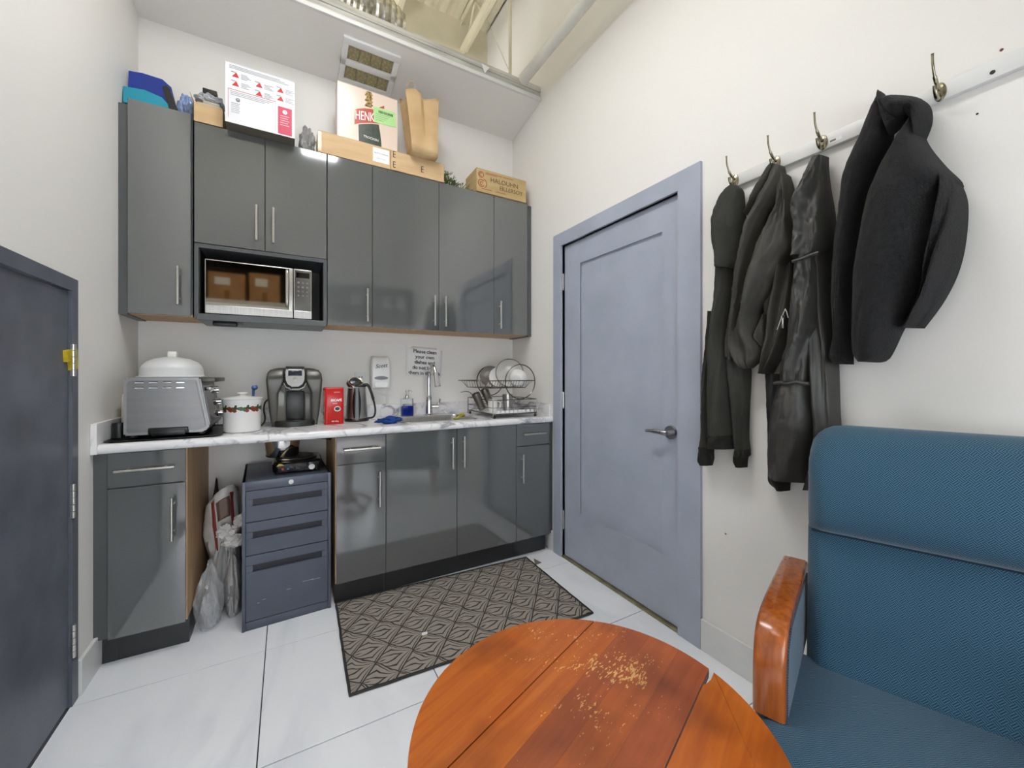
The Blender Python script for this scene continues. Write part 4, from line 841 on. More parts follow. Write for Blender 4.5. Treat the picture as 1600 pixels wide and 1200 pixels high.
# faucet
fx, fy = .862, 2.695
t = thing('faucet', (fx, fy, CT), 'chrome pull-down kitchen faucet with side lever behind the sink', 'faucet')
bm = new(); lathe(bm, [(0, CT+.0005), (.029, CT+.0005), (.029, CT+.008), (.024, CT+.012), (.021, CT+.12), (.016, CT+.14), (0, CT+.14)], (fx, fy, 0), 24); obj('base', bm, CHROME, t)
bm = new(); pts = spline([(fx, fy, CT+.12), (fx, fy, 1.17), (fx+.001, fy-.012, 1.225), (fx+.003, fy-.05, 1.262), (fx+.006, fy-.09, 1.252), (fx+.01, fy-.112, 1.215)], 8); tube(bm, pts, .0125, n=14); obj('gooseneck', bm, CHROME, t)
bm = new(); cyl(bm, (fx+.01, fy-.111, 1.218), (fx+.018, fy-.132, 1.125), .0145, .021, n=18); cyl(bm, (fx+.018, fy-.132, 1.125), (fx+.0185, fy-.1335, 1.119), .021, .018, n=18); obj('spray_head', bm, CHROME, t)
bm = new(); cyl(bm, (fx+.015, fy, CT+.062), (fx+.065, fy-.01, CT+.062), .013, n=14); tube(bm, spline([(fx+.06, fy-.01, CT+.064), (fx+.07, fy-.012, CT+.085), (fx+.074, fy-.02, CT+.115)], 5), .005, n=8); obj('lever', bm, CHROME, t)
# cloth and scrubber
cc = survey(612, 657, 2, CT)
crumple('blue_cloth', (.52, 2.36, CT+.018), (.062, .035, .02), mat('blue_microfibre', (28, 72, 148), .95, var=.25, ns=12, bump=.4, bns=90), 4, 'blue cleaning cloth bunched at the left edge of the sink', 'cloth', amp=.55, f=1.8, flat=CT+.001)
bm = new(); tube(bm, spline([(.905, 2.332, CT+.008), (.93, 2.335, CT+.014), (.95, 2.345, CT+.022), (.972, 2.36, CT+.03), (.985, 2.375, CT+.022)], 6), [.006]*6+[.008]*6+[.011]*6+[.013]*7, n=10)
tag(obj('yellow_scrubber', bm, mat('yellow_green_sponge', (206, 184, 66), .9, col2=(116, 124, 50), ns=30)), 'yellow and green scrubber lying on the front rim of the sink', 'sponge')
# dish rack
WIRE = mat('rack_wire', (126, 120, 112), .25, 1, var=.15, ns=20)
rx0, rx1, ry0, ry1 = 1.15, 1.485, 2.275, 2.68
t = thing('dish_rack', (1.32, 2.48, CT), 'two-tier chrome wire dish rack with round end hoops in the right corner', 'dish rack')
bm = new()
for z in (.942, 1.035): tube(bm, [Vector((a, b, z)) for a, b in rr(rx0, rx1, ry0, ry1, .008, 3)], .0032, n=6, closed=True)
for a in (rx0, rx1):
    for b in (ry0, ry1): cyl(bm, (a, b, .925), (a, b, 1.035), .0032, n=6)
tube(bm, [Vector((a, b, .985)) for a, b in rr(rx0, rx1, ry0, ry1, .008, 3)], .002, n=6, closed=True)
obj('lower_basket', bm, WIRE, t)
bm = new()
for k in range(13): xx = rx0+.02+k*.0246; cyl(bm, (xx, ry0, .942), (xx, ry1, .942), .0016, n=5)
obj('floor_wires', bm, WIRE, t)
for a in (rx0+.012, rx1-.012):
    for b in (ry0+.004, ry1-.012): bm = new(); lathe(bm, [(0, CT+.0005), (.009, CT+.0005), (.009, .926), (.004, .938), (0, .938)], (a, b, 0), 10); obj('foot', bm, BLACKP, t)
for nm, c, r in (('front_hoop', (1.372, ry0+.03, 1.153), .116), ('rear_hoop', (1.315, 2.65, 1.155), .108)): bm = new(); tube(bm, circle(c, r, 1, 44), .0038, n=7, closed=True); obj(nm, bm, WIRE, t)
bm = new(); ux0, ux1, uy0, uy1 = 1.06, 1.488, ry0+.028, 2.65
tube(bm, [Vector((a, b, 1.16)) for a, b in rr(ux0, ux1, uy0, uy1, .01, 3)], .0036, n=6, closed=True)
tube(bm, [Vector((a, b, 1.112)) for a, b in rr(ux0+.06, ux1-.06, uy0+.03, uy1-.03, .01, 3)], .0026, n=6, closed=True)
obj('upper_basket', bm, WIRE, t)
bm = new()
for k in range(20):
    xx = ux0+.025+k*.0199; xb = min(max(xx, ux0+.06), ux1-.06); tube(bm, [(xx, uy0, 1.16), (xb, uy0+.03, 1.112), (xb, uy1-.03, 1.112), (xx, uy1, 1.16)], .0017, n=5)
obj('basket_wires', bm, WIRE, t)
bm = new(); box(bm, rx0+.02, rx1-.02, ry0+.012, ry1-.03, .9455, .951, bev=.002); drip = obj('drip_mat', bm, WHITE, t)
bm = new()
for k in range(9): xx = rx0+.03+k*.032; box(bm, xx, xx+.024, ry0+.002, ry0+.008, .947, .966, bev=.001)
obj('slotted_edge', bm, WHITE, t)
def plate(name, c, r, m, label, cat, ax, depth=.02, rim=None):
    t = thing(name, c, label, cat); ax = Vector(ax).normalized(); q = Vector((0, 0, 1)).rotation_difference(ax).to_matrix().to_4x4(); MM = Matrix.Translation(c) @ q
    bm = new(); lathe(bm, [(0, -depth), (r*.55, -depth), (r*.7, -depth*.8), (r, 0), (r, .003), (r*.68, -depth*.8+.004), (r*.5, -depth+.003), (0, -depth+.003)], (0, 0, 0), 36); obj('dish', bm, m, t, 40, MM)
    if rim: bm = new(); tube(bm, circle((0, 0, .001), r, 2, 44), .0028, n=6, closed=True); obj('rim', bm, rim, t, 40, MM)
    return t
plate('serving_bowl', (1.37, 2.45, 1.213), .0985, mat('pale_glass_bowl', (222, 220, 212), .12, trans=.3, var=.02), 'large pale round dish with dark rim upright in the top of the dish rack', 'dish', (-.35, -1, .12), .03, WIRE)
plate('white_bowl', (1.385, 2.36, 1.175), .064, CER, 'white bowl leaning in front of the large rimmed dish', 'bowl', (.75, .75, .25), .05)
plate('grey_plate', (1.275, 2.565, 1.19), .075, mat('grey_stoneware', (118, 110, 104), .25, var=.1, ns=8), 'grey stoneware plate behind the large rimmed dish', 'plate', (-.6, -1, .1), .014)
plate('white_plate', (1.318, 2.515, 1.185), .07, CER, 'white saucer set between the grey plate and rimmed dish', 'plate', (-.5, -1, .1), .012)
def cup(name, c, r, h, m, label, tilt=(0, 0, 1), ridges=False, handle=False):
    t = thing(name, c, label, 'cup'); q = Vector((0, 0, 1)).rotation_difference(Vector(tilt).normalized()).to_matrix().to_4x4(); MM = Matrix.Translation(c) @ q
    pr = [(0, 0), (r*.88, 0)]+[(r*(.9+.1*k/8)+(.0014 if ridges and k % 2 else 0), h*k/8) for k in range(9)]+[(r*.94, h), (r*.84, .006), (0, .006)]
    bm = new(); lathe(bm, pr, (0, 0, 0), 28); obj('cup_body', bm, m, t, 40, MM)
    if handle: bm = new(); tube(bm, spline([(r*.95, 0, h*.82), (r+.022, 0, h*.72), (r+.022, 0, h*.35), (r*.92, 0, h*.2)], 6), .004, n=8); obj('handle', bm, m, t, 40, MM)
cup('steel_cup', (1.325, 2.40, .9512), .036, .115, INOX, 'plain stainless steel cup standing in the dish rack')
cup('white_mug', (1.21, 2.40, .9512), .034, .082, CER, 'small white mug standing at the left of the dish rack', handle=True)
RIB = mat('ribbed_steel', (140, 134, 126), .3, .9, var=.1, ns=14)
cup('ribbed_tumbler', (1.17, 2.475, .965), .028, .12, RIB, 'ribbed metal tumbler tilted at the far left of the dish rack', (-.5, 0, 1), True)
cup('ribbed_tumbler', (1.245, 2.49, .985), .028, .13, RIB, 'ribbed metal tumbler tilted just right of the other ribbed one', (-.5, 0, 1), True)
bm = new(); tube(bm, spline([(1.155, 2.50, .96), (1.11, 2.51, 1.06), (1.075, 2.52, 1.085), (1.03, 2.53, 1.08)], 6), .0022, n=6); tag(obj('wire_whisk', bm, WIRE), 'thin bent wire utensil sticking out left of the tumblers', 'utensil')

# ------------------------------------------------------------------ under the counter
FILE = mat('file_cabinet_paint', (84, 90, 104), .38, .15, var=.08, ns=5, bump=.08, bns=60)
FILED = mat('file_slot_dark', (40, 43, 52), .5, var=.05, ns=5)
MF = Matrix.Translation((-.181, 2.222, 0)) @ Matrix.Rotation(math.radians(2.6), 4, 'Z')
t = thing('file_cabinet', (.0, 2.4, 0), 'grey metal three-drawer file cabinet under the counter', 'file cabinet')
W_, D_, H_ = .38, .46, .698
bm = new(); box(bm, 0, .014, 0, D_, .0, H_, bev=.002); box(bm, W_-.014, W_, 0, D_, 0, H_, bev=.002); box(bm, .001, W_-.001, .002, D_, H_-.043, H_, bev=.002); box(bm, .001, W_-.001, .004, D_, .0, .04, bev=.002); box(bm, .012, W_-.012, .02, D_, .04, H_-.043); obj('case', bm, FILE, t, 40, MF)
for z0, z1, s0, s1 in ((.508, .653, .583, .614), (.352, .505, .43, .46), (.043, .349, .272, .304)):
    bm = new(); a, b = .042, W_-.042
    for q in ((.016, W_-.016, s1, z1), (.016, W_-.016, z0, s0), (.016, a, s0, s1), (b, W_-.016, s0, s1)): box(bm, q[0], q[1], .003, .02, q[2]+.0005, q[3]-.0005)
    o = obj('drawer', bm, FILE, t, 0, MF)
    bm = new(); box(bm, a, b, .014, .0195, s0, s1); obj('finger_slot', bm, FILED, o, 0, MF)
    bm = new(); box(bm, a, b, .0005, .004, s0-.003, s0, bev=.001); obj('slot_lip', bm, FILE, o, 0, MF)
bm = new(); cyl(bm, (.2, -.003, .675), (.2, .003, .675), .011, n=18); obj('lock', bm, STEEL, t, 40, MF)
bm = new()
for a in ((.25, .17, .30, .166), (.29, .168, .33, .17), (.08, .13, .095, .13), (.18, .15, .2, .152), (.06, .12, .07, .12)): box(bm, a[0], a[2], .0024, .0034, a[1]-.0008, a[1]+.0012)
obj('scratch_marks', bm, mat('scratch_pale', (170, 172, 178), .6, var=.1), t, 0, MF)
HB = .6985
t = thing('hot_plate', (.05, 2.42, HB), 'black single-burner hot plate on top of the file cabinet', 'hot plate')
bm = new(); R = [[Vector((a, b, z)) for a, b in rr(-.065+i, .165-i, 2.30+i, 2.56-i, .03)] for i, z in ((.012, HB+.006), (.004, HB+.012), (0, HB+.05), (.008, HB+.058))]; rings(bm, R); obj('body', bm, BLACKG, t)
bm = new(); lathe(bm, [(0, HB+.0585), (.098, HB+.0585), (.1, HB+.062), (.094, HB+.066), (0, HB+.066)], (.045, 2.43, 0), 36); obj('burner_ring', bm, mat('burner_ring', (150, 136, 104), .3, 1, var=.2, ns=10), t)
bm = new(); lathe(bm, [(0, HB+.0665), (.085, HB+.0665), (.083, HB+.071), (0, HB+.071)], (.045, 2.43, 0), 36); obj('cast_plate', bm, BLACKP, t)
for xx, m in ((-.018, RED), (.006, mat('blue_lamp', (60, 110, 140), .3, var=.05))): bm = new(); box(bm, xx-.005, xx+.005, 2.2975, 2.301, HB+.022, HB+.032); obj('indicator', bm, m, t, 0)
text('logo_lettering', 'Chef', .019, (.045, 2.2985, HB+.027), (1, 0, 0), (0, 0, 1), INKG, t, .0003)
bm = new(); prism(bm, [(-.045, .044), (-.012, .046), (-.022, .054), (-.034, .056)], 2.297, 2.2995, lambda a, b, h: Vector((a, h, HB+b))); obj('yellow_sticker', bm, mat('yellow_label', (216, 196, 60), .5, var=.05), t, 0)
bm = new(); cyl(bm, (.112, 2.301, HB+.03), (.112, 2.282, HB+.03), .017, .014, n=18); obj('dial', bm, CHROME, t)
for a in (-.04, .14):
    for b in (2.33, 2.53): bm = new(); cyl(bm, (a, b, HB), (a, b, HB+.008), .01, n=10); obj('foot', bm, BLACKP, t)
t = thing('saucepan', (-.0, 2.45, HB+.0712), 'polished steel saucepan with dark handle on the hot plate', 'saucepan')
pc = (-.02, 2.455)
bm = new(); z0 = HB+.0712; lathe(bm, [(0, z0), (.074, z0), (.078, z0+.004), (.086, z0+.095), (.089, z0+.097), (.084, z0+.094), (.075, z0+.006), (0, z0+.006)], (*pc, 0), 40); obj('pan', bm, CHROME, t)
bm = new(); tube(bm, spline([(pc[0]+.08, pc[1]-.02, z0+.085), (pc[0]+.12, pc[1]-.03, z0+.09), (pc[0]+.2, pc[1]-.05, z0+.088), (pc[0]+.235, pc[1]-.055, z0+.08)], 6), [.007]*6+[.010]*12+[.008], n=10); obj('handle', bm, BLACKP, t)
# bags beside the file cabinet
def bag(name, c, r, h, m, label, seed, lean=(0, 0), wob=.22, top=.35, n=36, rows=26):
    bm = new(); R = []
    for j in range(rows):
        s = j/(rows-1); prof = math.sin(PI*min(1, (s*.8+.16)))**.6*(1-(1-top)*max(0, s-.55)/.45)
        if j == 0: prof *= .75
        ring = []
        for i in range(n):
            a = 2*PI*i/n; q = Vector((math.cos(a)*1.3+seed, math.sin(a)*1.3, s*2.4))
            k = prof*(1+wob*noise.noise(q*1.6)+wob*.8*abs(noise.noise(q*3.5))+wob*.5*noise.noise(q*7))
            ring.append(Vector((c[0]+r[0]*k*math.cos(a)+lean[0]*s, c[1]+r[1]*k*math.sin(a)+lean[1]*s, max(c[2]+.0005, c[2]+h*s+(.04*noise.noise(q*2) if j > 2 else 0)))))
        R.append(ring)
    rings(bm, R); return tag(obj(name, bm, m, smooth=22), label, 'plastic bag')
WBAG = mat('white_poly_bag', (216, 212, 208), .3, var=.06, ns=8, bump=.5, bns=18, bd=.012)
bag('clear_plastic_bag', (-.322, 2.36, 0), (.055, .075), .30, CLEARB, 'clear plastic bag slumped on the floor beside the maple cabinet side', 3, (.0, .03))
bag('clear_plastic_bag', (-.315, 2.50, .0), (.05, .06), .40, mat('thin_clear_film_b', (205, 205, 206), .2, alpha=.55, bump=.5, bns=24, bd=.01), 'taller clear plastic bag with crumpled contents behind the slumped one', 8, (.03, .06))
bag('crumpled_liner', (-.318, 2.365, .001), (.032, .045), .2, mat('crushed_liner', (176, 176, 178), .3, bump=.6, bns=26, bd=.012, var=.2, ns=18), 'crushed grey plastic liner inside the clear bags', 13)
bag('grey_poly_bag', (-.232, 2.43, .0), (.035, .07), .34, mat('grey_poly', (178, 174, 172), .3, alpha=.92, bump=.5, bns=20, bd=.012, var=.1, ns=10), 'pale grey plastic bag squeezed against the file cabinet', 21, (-.01, .03))
t = thing('shopping_bag', (-.25, 2.6, 0), 'open white plastic shopping bag with red stripes behind the clear bags', 'plastic bag')
bm = new(); R = []
for j in range(20):
    s = j/19; ring = []
    for i in range(36):
        a = 2*PI*i/36; q = Vector((math.cos(a)*1.2+4, math.sin(a)*1.2, s*2)); k = (.75+.35*s)*(1+.16*noise.noise(q*1.7)+.12*noise.noise(q*4))
        ring.append(Vector((-.262+.072*k*math.cos(a)-.045*s, 2.60+.085*k*math.sin(a), .0005+(.50+.09*math.cos(a+.6)*s-.05*math.sin(a)*s)*s)))
    R.append(ring)
rings(bm, R, caps=False); bm.faces.new([bm.verts.new(v) for v in R[0]]); o = obj('bag_film', bm, WBAG, t, 25); o.modifiers.new('thick', 'SOLIDIFY').thickness = .001
def strip_on(name, a0, a1, s0, s1, m, off=1.02):
    bm = new(); RR = []
    for j in range(10):
        s = s0+(s1-s0)*j/9; row = []
        for i in range(5):
            a = a0+(a1-a0)*i/4; q = Vector((math.cos(a)*1.2+4, math.sin(a)*1.2, s*2)); k = off*(.75+.35*s)*(1+.16*noise.noise(q*1.7)+.12*noise.noise(q*4))
            row.append(Vector((-.262+.072*k*math.cos(a)-.045*s, 2.60+.085*k*math.sin(a), .0005+(.50+.09*math.cos(a+.6)*s-.05*math.sin(a)*s)*s)))
        RR.append(row)
    rings(bm, RR, caps=False, loop=False); o = obj(name, bm, m, t, 25); o.modifiers.new('thick', 'SOLIDIFY').thickness = .001
RBAG = mat('dull_red_film', (150, 62, 54), .4, var=.1, ns=9)
strip_on('red_stripe', -2.0, -1.8, .55, .97, RBAG); strip_on('red_stripe', -.95, -.72, .5, .95, RBAG); strip_on('brown_window', -1.7, -1.0, .78, .93, mat('brown_print', (128, 104, 92), .4, var=.1))
for k, (c, r, s_) in enumerate((((-.262, 2.46, .405), (.038, .03, .035), 31), ((-.225, 2.43, .365), (.042, .03, .03), 37), ((-.205, 2.44, .46), (.025, .025, .03), 41))):
    crumple('white_bag_knot', c, r, WBAG, s_, None, None, t, amp=.5, f=1.6)
bag('brown_paper_sack', (-.335, 2.70, .0), (.04, .06), .62, mat('dark_brown_sack', (74, 58, 44), .7, var=.15, ns=8), 'dark brown sack standing in the shadow behind the shopping bag', 51, (0, 0), .1)

# ------------------------------------------------------------------ mat on the floor
t = thing('floor_mat', (.77, 1.9, 0), 'taupe and charcoal leaf-pattern floor mat before the sink cabinets', 'mat')
bm = new(); cs = [(.205, 1.585), (1.335, 1.535), (1.36, 2.215), (.225, 2.262)]; n = 40; R = []
def matp(f, g, z, ins=0):
    a = Vector(cs[0]).lerp(Vector(cs[1]), f); b = Vector(cs[3]).lerp(Vector(cs[2]), f); p = a.lerp(b, g); return Vector((p.x, p.y, z+.0015*noise.noise((f*6, g*4, 2))))
bm = new(); V = [[bm.verts.new(matp(i/n, j/24, .0075)) for i in range(n+1)] for j in range(25)]
for j in range(24):
    for i in range(n): bm.faces.new((V[j][i], V[j][i+1], V[j+1][i+1], V[j+1][i]))
o = obj('pile', bm, RUG, t); sm = o.modifiers.new('thick', 'SOLIDIFY'); sm.thickness = .006; sm.offset = -1
bm = new(); loop_ = [matp(i/n, 0, .006) for i in range(n)]+[matp(1, j/24, .006) for j in range(24)]+[matp(1-i/n, 1, .006) for i in range(n)]+[matp(0, 1-j/24, .006) for j in range(24)]
tube(bm, [p+Vector((.003*noise.noise(p*20), .003*noise.noise(p*20+Vector((5, 0, 0))), 0)) for p in loop_], .0055, n=6, closed=True); obj('bound_edge', bm, mat('mat_binding', (58, 56, 54), .95, var=.2, ns=60), t)
p = survey(663, 990, 2, .01); bm = new(); prism(bm, [(-.014, -.006), (.012, -.010), (.016, .006), (-.008, .010)], .0092, .0115, lambda a, b, h: Vector((p.x+a, p.y+b, h))); tag(obj('paper_scrap', bm, PAPER, smooth=0), 'tiny white paper scrap lying on the floor mat', 'paper')
p = survey(838, 880, 2, 0); bm = new(); prism(bm, [(-.02, -.02), (.03, -.012), (.0, .03)], 0, .003, lambda a, b, h: Vector((p.x+a, p.y+b, .0005+h+max(0, b)*.5))); tag(obj('door_wedge', bm, mat('taupe_scrap', (120, 112, 100), .8, var=.1, ns=20), smooth=0), 'small taupe triangular scrap on the tiles at the mat corner', 'scrap')

# ------------------------------------------------------------------ round drop-leaf table
TC = Vector((.487, .565)); TR, TZ1 = .327, .55
t = thing('round_table', (TC.x, TC.y, 0), 'round orange-brown wooden drop-leaf table with worn scratched top', 'table')
td = Vector((math.cos(TD), math.sin(TD))); tn = Vector((-td.y, td.x))
def strip(n0, n1, m, name, par, chip=False, g=.0006):
    n0 += g; n1 -= g; pts = []; K = 24
    f = lambda nn: math.sqrt(max(0, TR*TR-nn*nn))
    for k in range(K+1): nn = n0+(n1-n0)*k/K; pts.append((f(nn), nn))
    for k in range(K+1): nn = n1+(n0-n1)*k/K; pts.append((-f(nn), nn))
    if chip:
        L_ = f(n1); pts = [p for p in pts if not (p[0] > 0 and p[1] > n1-.0012 and p[0] > L_-.001)]
        i = max(range(len(pts)), key=lambda q: (pts[q][0] > 0)*(pts[q][1]+1)); pts[i+1:i+1] = [(L_-.004, n1-.009), (L_-.03, n1-.009), (L_-.05, n1-.004), (L_-.055, n1)]
    seen = []; [seen.append(p) for p in pts if not seen or (Vector(p)-Vector(seen[-1])).length > 1e-5]
    if (Vector(seen[0])-Vector(seen[-1])).length < 1e-5: seen.pop()
    bm = new(); rings(bm, [[Vector((*(TC+td*(a*q)+tn*(b*q if abs(q-1) < 1e-9 else b)), z)) for a, b in seen] for z, q in ((TZ1-.02, .992), (TZ1-.014, 1), (TZ1-.004, 1), (TZ1, .994))])
    return obj(name, bm, m, par, 50)
ctr = strip(-.13, .145, WOODB, 'center_board', t) if False else None
strip(.147, TR-.001, WOODA, 'drop_leaf', t); strip(-TR+.001, -.132, WOODA, 'drop_leaf', t, True)
for a, b, m in ((.075, .145, WOODA), (.012, .075, WOODC), (-.06, .012, WOODB), (-.13, -.06, WOODC)): strip(a, b, m, 'plank', t, g=.0001)
bm = new(); lathe(bm, [(.0, .03), (.05, .03), (.055, .08), (.035, .14), (.03, .2), (.045, .3), (.04, .42), (.06, .5), (.10, TZ1-.0201), (0, TZ1-.0201)], (TC.x, TC.y, 0), 28); obj('pedestal', bm, WOODC, t)
for k in range(4):
    a = TD+PI/4+k*PI/2; d = Vector((math.cos(a), math.sin(a), 0)); c = Vector((TC.x, TC.y, 0)); bm = new()
    tube(bm, spline([c+d*.03+Vector((0, 0, .10)), c+d*.12+Vector((0, 0, .085)), c+d*.20+Vector((0, 0, .03)), c+d*.235+Vector((0, 0, .0185))], 6), .018, n=10); obj('leg', bm, WOODC, t)

# ------------------------------------------------------------------ blue armchair
CO = Vector((1.195, .527, 0)); cf = Vector((-.945, -.326, 0)).normalized(); cs_ = Vector((-cf.y*-1*-1, 0, 0))
cs_ = Vector((.326, -.945, 0)).normalized()
def CP(a, b, z): return CO+cf*a+cs_*b+Vector((0, 0, z))
t = thing('armchair', CP(.2, .28, 0), 'blue woven-fabric armchair with oak arms against the right wall', 'armchair')
def uvbox(o, sc=1):
    me = o.data; uv = me.uv_layers.new(name='fabric')
    for pgn in me.polygons:
        nrm = pgn.normal; la, lb = abs(nrm.dot(cf)), abs(nrm.dot(cs_))
        for li in pgn.loop_indices:
            p = me.vertices[me.loops[li].vertex_index].co; a, b, z = p.dot(cf), p.dot(cs_), p.z
            uv.data[li].uv = (b, a) if abs(nrm.z) > max(la, lb) else ((b, z) if la > lb else (a, z))
CW = .535
def backpiece(name, prof, R_top, b0, b1, zc):
    bm = new(); RR = []
    bs = [0, .006, .016, .03, .05, .08, .12, .2, .3]; full = [b0+b for b in bs]+[b1-b for b in reversed(bs[:-1])]
    for b in full:
        e = min(b-b0, b1-b); RR.append([CP(*( (lambda a, z: ((a-am)*(1-.5*max(0, 1-e/.035)**2)+am, b, z-(R_top*(1-math.sqrt(max(0, 1-max(0, 1-e/R_top)**2)))*max(0, min(1, (z-zc)/.09)) if R_top else 0)))(a, z))) for am in [-.10] for a, z in prof])
    rings(bm, RR); o = obj(name, bm, BLUE, t, 60); uvbox(o); return o
def sp2(P, n=5): return [(v.x, v.y) for v in spline([(a, b, 0) for a, b in P], n, True)]
backpiece('lower_back', sp2([(.005, .36), (.012, .44), (-.012, .52), (-.035, .64), (-.066, .765), (-.09, .782), (-.15, .775), (-.16, .6), (-.12, .4), (-.06, .34)]), 0, -.006, CW+.006, .7)
backpiece('head_rest', sp2([(-.066, .775), (-.03, .80), (-.018, .86), (-.034, .94), (-.07, 1.01), (-.115, 1.05), (-.155, 1.058), (-.19, 1.03), (-.19, .9), (-.165, .79), (-.12, .768)]), .075, -.004, CW+.004, .96)
bm = new(); tube(bm, [CP(-.064, b_, .775) for b_ in [.004+(CW-.008)*k/12 for k in range(13)]], .004, n=6); obj('seam_crease', bm, mat('crease_shade_blue', (24, 46, 64), .9, var=.1, ns=30), t)  # dark blue tube paints the shade of the seam crease
bm = new(); RR = []
def seat_prof(b):
    e = min(b+.075, CW+.075-b); rr_ = .03*max(0, 1-e/.04)**2
    return [(-.02, .34), (.46, .34), (.49, .36+rr_*.5), (.497, .40), (.485, .435-rr_), (.45, .45-rr_), (.25, .456-rr_), (.1, .452-rr_), (-.02, .448-rr_)]
for b in [-.079, -.073, -.062, -.045, -.02, .05, .2, .35, .5, CW+.02, CW+.045, CW+.06, CW+.07, CW+.075]: RR.append([CP(a, b, z) for a, z in seat_prof(b)])
rings(bm, RR); o = obj('seat_cushion', bm, BLUE, t, 50); uvbox(o)
bm = new(); RR = [[CP(a, b, z) for a, b in ((-.16, -.07), (.46, -.07), (.46, CW+.07), (-.16, CW+.07))] for z in (.26, .339)]; rings(bm, RR); obj('seat_base', bm, mat('dark_base_cloth', (26, 32, 40), .9, var=.1), t, 0)
for sd in (0, 1):
    b0, b1 = (-.076, -.014) if not sd else (CW+.014, CW+.076)
    path = spline([(-.17, 0, .645), (-.05, 0, .65), (.12, 0, .655), (.215, 0, .648), (.262, 0, .622), (.283, 0, .575), (.288, 0, .52), (.288, 0, .457)], 7)
    bm = new(); RR = []
    for i, p in enumerate(path):
        d = (path[min(i+1, len(path)-1)]-path[max(i-1, 0)]).normalized(); nrm = Vector((d.z, 0, -d.x)); th = .034
        ring = []
        for bb, oo in ((b0+.008, 0), (b1-.008, 0), (b1-.002, -.003), (b1, -.009), (b1, -th+.006), (b1-.006, -th), (b0+.006, -th), (b0, -th+.006), (b0, -.009), (b0+.002, -.003)):
            q = p-nrm*oo*-1 if False else p+nrm*(-oo if nrm.z < 0 else oo); 
            q = p+(-nrm if (nrm.z < 0 or (abs(nrm.z) < .05 and nrm.x < 0)) else nrm)*oo
            ring.append(CP(q.x, bb, q.z))
        RR.append(ring)
    rings(bm, RR); obj('arm_rest', bm, OAK, t, 50)
    bm = new(); rings(bm, [[CP(a, bb, z) for a, z in ((-.15, .44), (.262, .452), (.262, .54), (.245, .595), (.20, .622), (-.15, .618))] for bb in ((b0+.008, -.012) if not sd else (CW+.012, b1-.008))]); o = obj('arm_panel', bm, BLUE, t, 0); uvbox(o)
    bm = new(); rings(bm, [[CP(a, bb, z) for a, z in ((.40, 0), (.445, 0), (.45, .262), (.39, .262))] for bb in (b0+.01, b1-.01)]); obj('leg', bm, OAK, t, 0)
    bm = new(); rings(bm, [[CP(a, bb, z) for a, z in ((-.13, 0), (-.09, 0), (-.07, .262), (-.13, .262))] for bb in (b0+.01, b1-.01)]); obj('leg', bm, OAK, t, 0)

# ------------------------------------------------------------------ coat rail with hooks
t = thing('coat_rail', (XR-.01, .4, 1.955), 'white wooden coat rail board along the right wall', 'coat rail')
bm = new(); box(bm, XR-.018, XR-.0005, -.1, .952, 1.956, 2.002, bev=.002); obj('board', bm, TRIMW, t)
for (u, v) in ((1551, 113),): p = survey(u, v, 0, XR-.018); bm = new(); cyl(bm, (XR-.0195, p.y, p.z), (XR-.017, p.y, p.z), .005, n=12); obj('screw', bm, BLACKP, t)
p = survey(1305, 218, 0, XR-.018); bm = new(); box(bm, XR-.0188, XR-.0178, p.y-.018, p.y+.018, p.z-.006, p.z+.006); obj('sticker', bm, PAPER, t, 0)
bm = new(); box(bm, XR-.0194, XR-.0186, p.y-.002, p.y+.014, p.z-.003, p.z+.003); obj('sticker_print', bm, INKG, t, 0)
for (u, v, r, m, nm) in ((1565, 78, .0035, mat('dull_red_mark', (120, 58, 56), .7, var=.1), 'red wall mark above the coat rail'), (1527, 178, .0025, INK, 'black wall mark below the bare hook'), (1134, 834, .004, INKG, 'grey wall mark low beside the door casing')):
    p = survey(u, v, 0, XR); bm = new(); cyl(bm, (XR-.0012, p.y, p.z), (XR, p.y, p.z), r, n=10); o = obj('wall_mark', bm, m, wall_right)
def hook(y, label, up=1):
    t = thing('coat_hook', (XR-.02, y, 1.965), label, 'hook', 'hooks on the coat rail'); xb = XR-.0185; z = 1.978
    bm = new(); R = []
    for o_, s_ in ((0, 1), (-.004, .95), (-.007, .6), (-.008, .05)): R.append([Vector((xb+o_, y+.013*s_*math.cos(2*PI*k/20), z+.026*s_*math.sin(2*PI*k/20))) for k in range(20)])
    rings(bm, R); obj('back_plate', bm, BRASS, t)
    bm = new(); pts = spline([(xb-.004, y, z+.004), (xb-.026, y, z+.012), (xb-.046, y, z+.012+.018*up), (xb-.058, y, z+.012+.043*up), (xb-.061, y, z+.012+.07*up)], 6); tube(bm, pts, [.0045]*12+[.003]*12+[.0036], n=10); obj('upper_prong', bm, BRASS, t)
    bm = new(); pts = spline([(xb-.004, y, z-.012), (xb-.02, y, z-.024), (xb-.036, y, z-.014), (xb-.042, y, z+.004)], 6); tube(bm, pts, .005, n=10); obj('lower_prong', bm, BRASS, t)
    for dz in (.014, -.014): bm = new(); cyl(bm, (xb-.0075, y+.004, z+dz), (xb-.005, y+.004, z+dz), .003, n=8); obj('screw', bm, STEEL, t)
for y, l in ((.945, 'brass coat hook nearest the door holding the hooded sweatshirt'), (.79, 'brass coat hook holding the matte windbreaker'), (.645, 'brass coat hook holding the long shiny coat'), (.482, 'brass coat hook hidden under the black fleece'), (.371, 'bare brass coat hook at the right of the fleece')): hook(y, l, .35 if 'hidden' in l else 1)

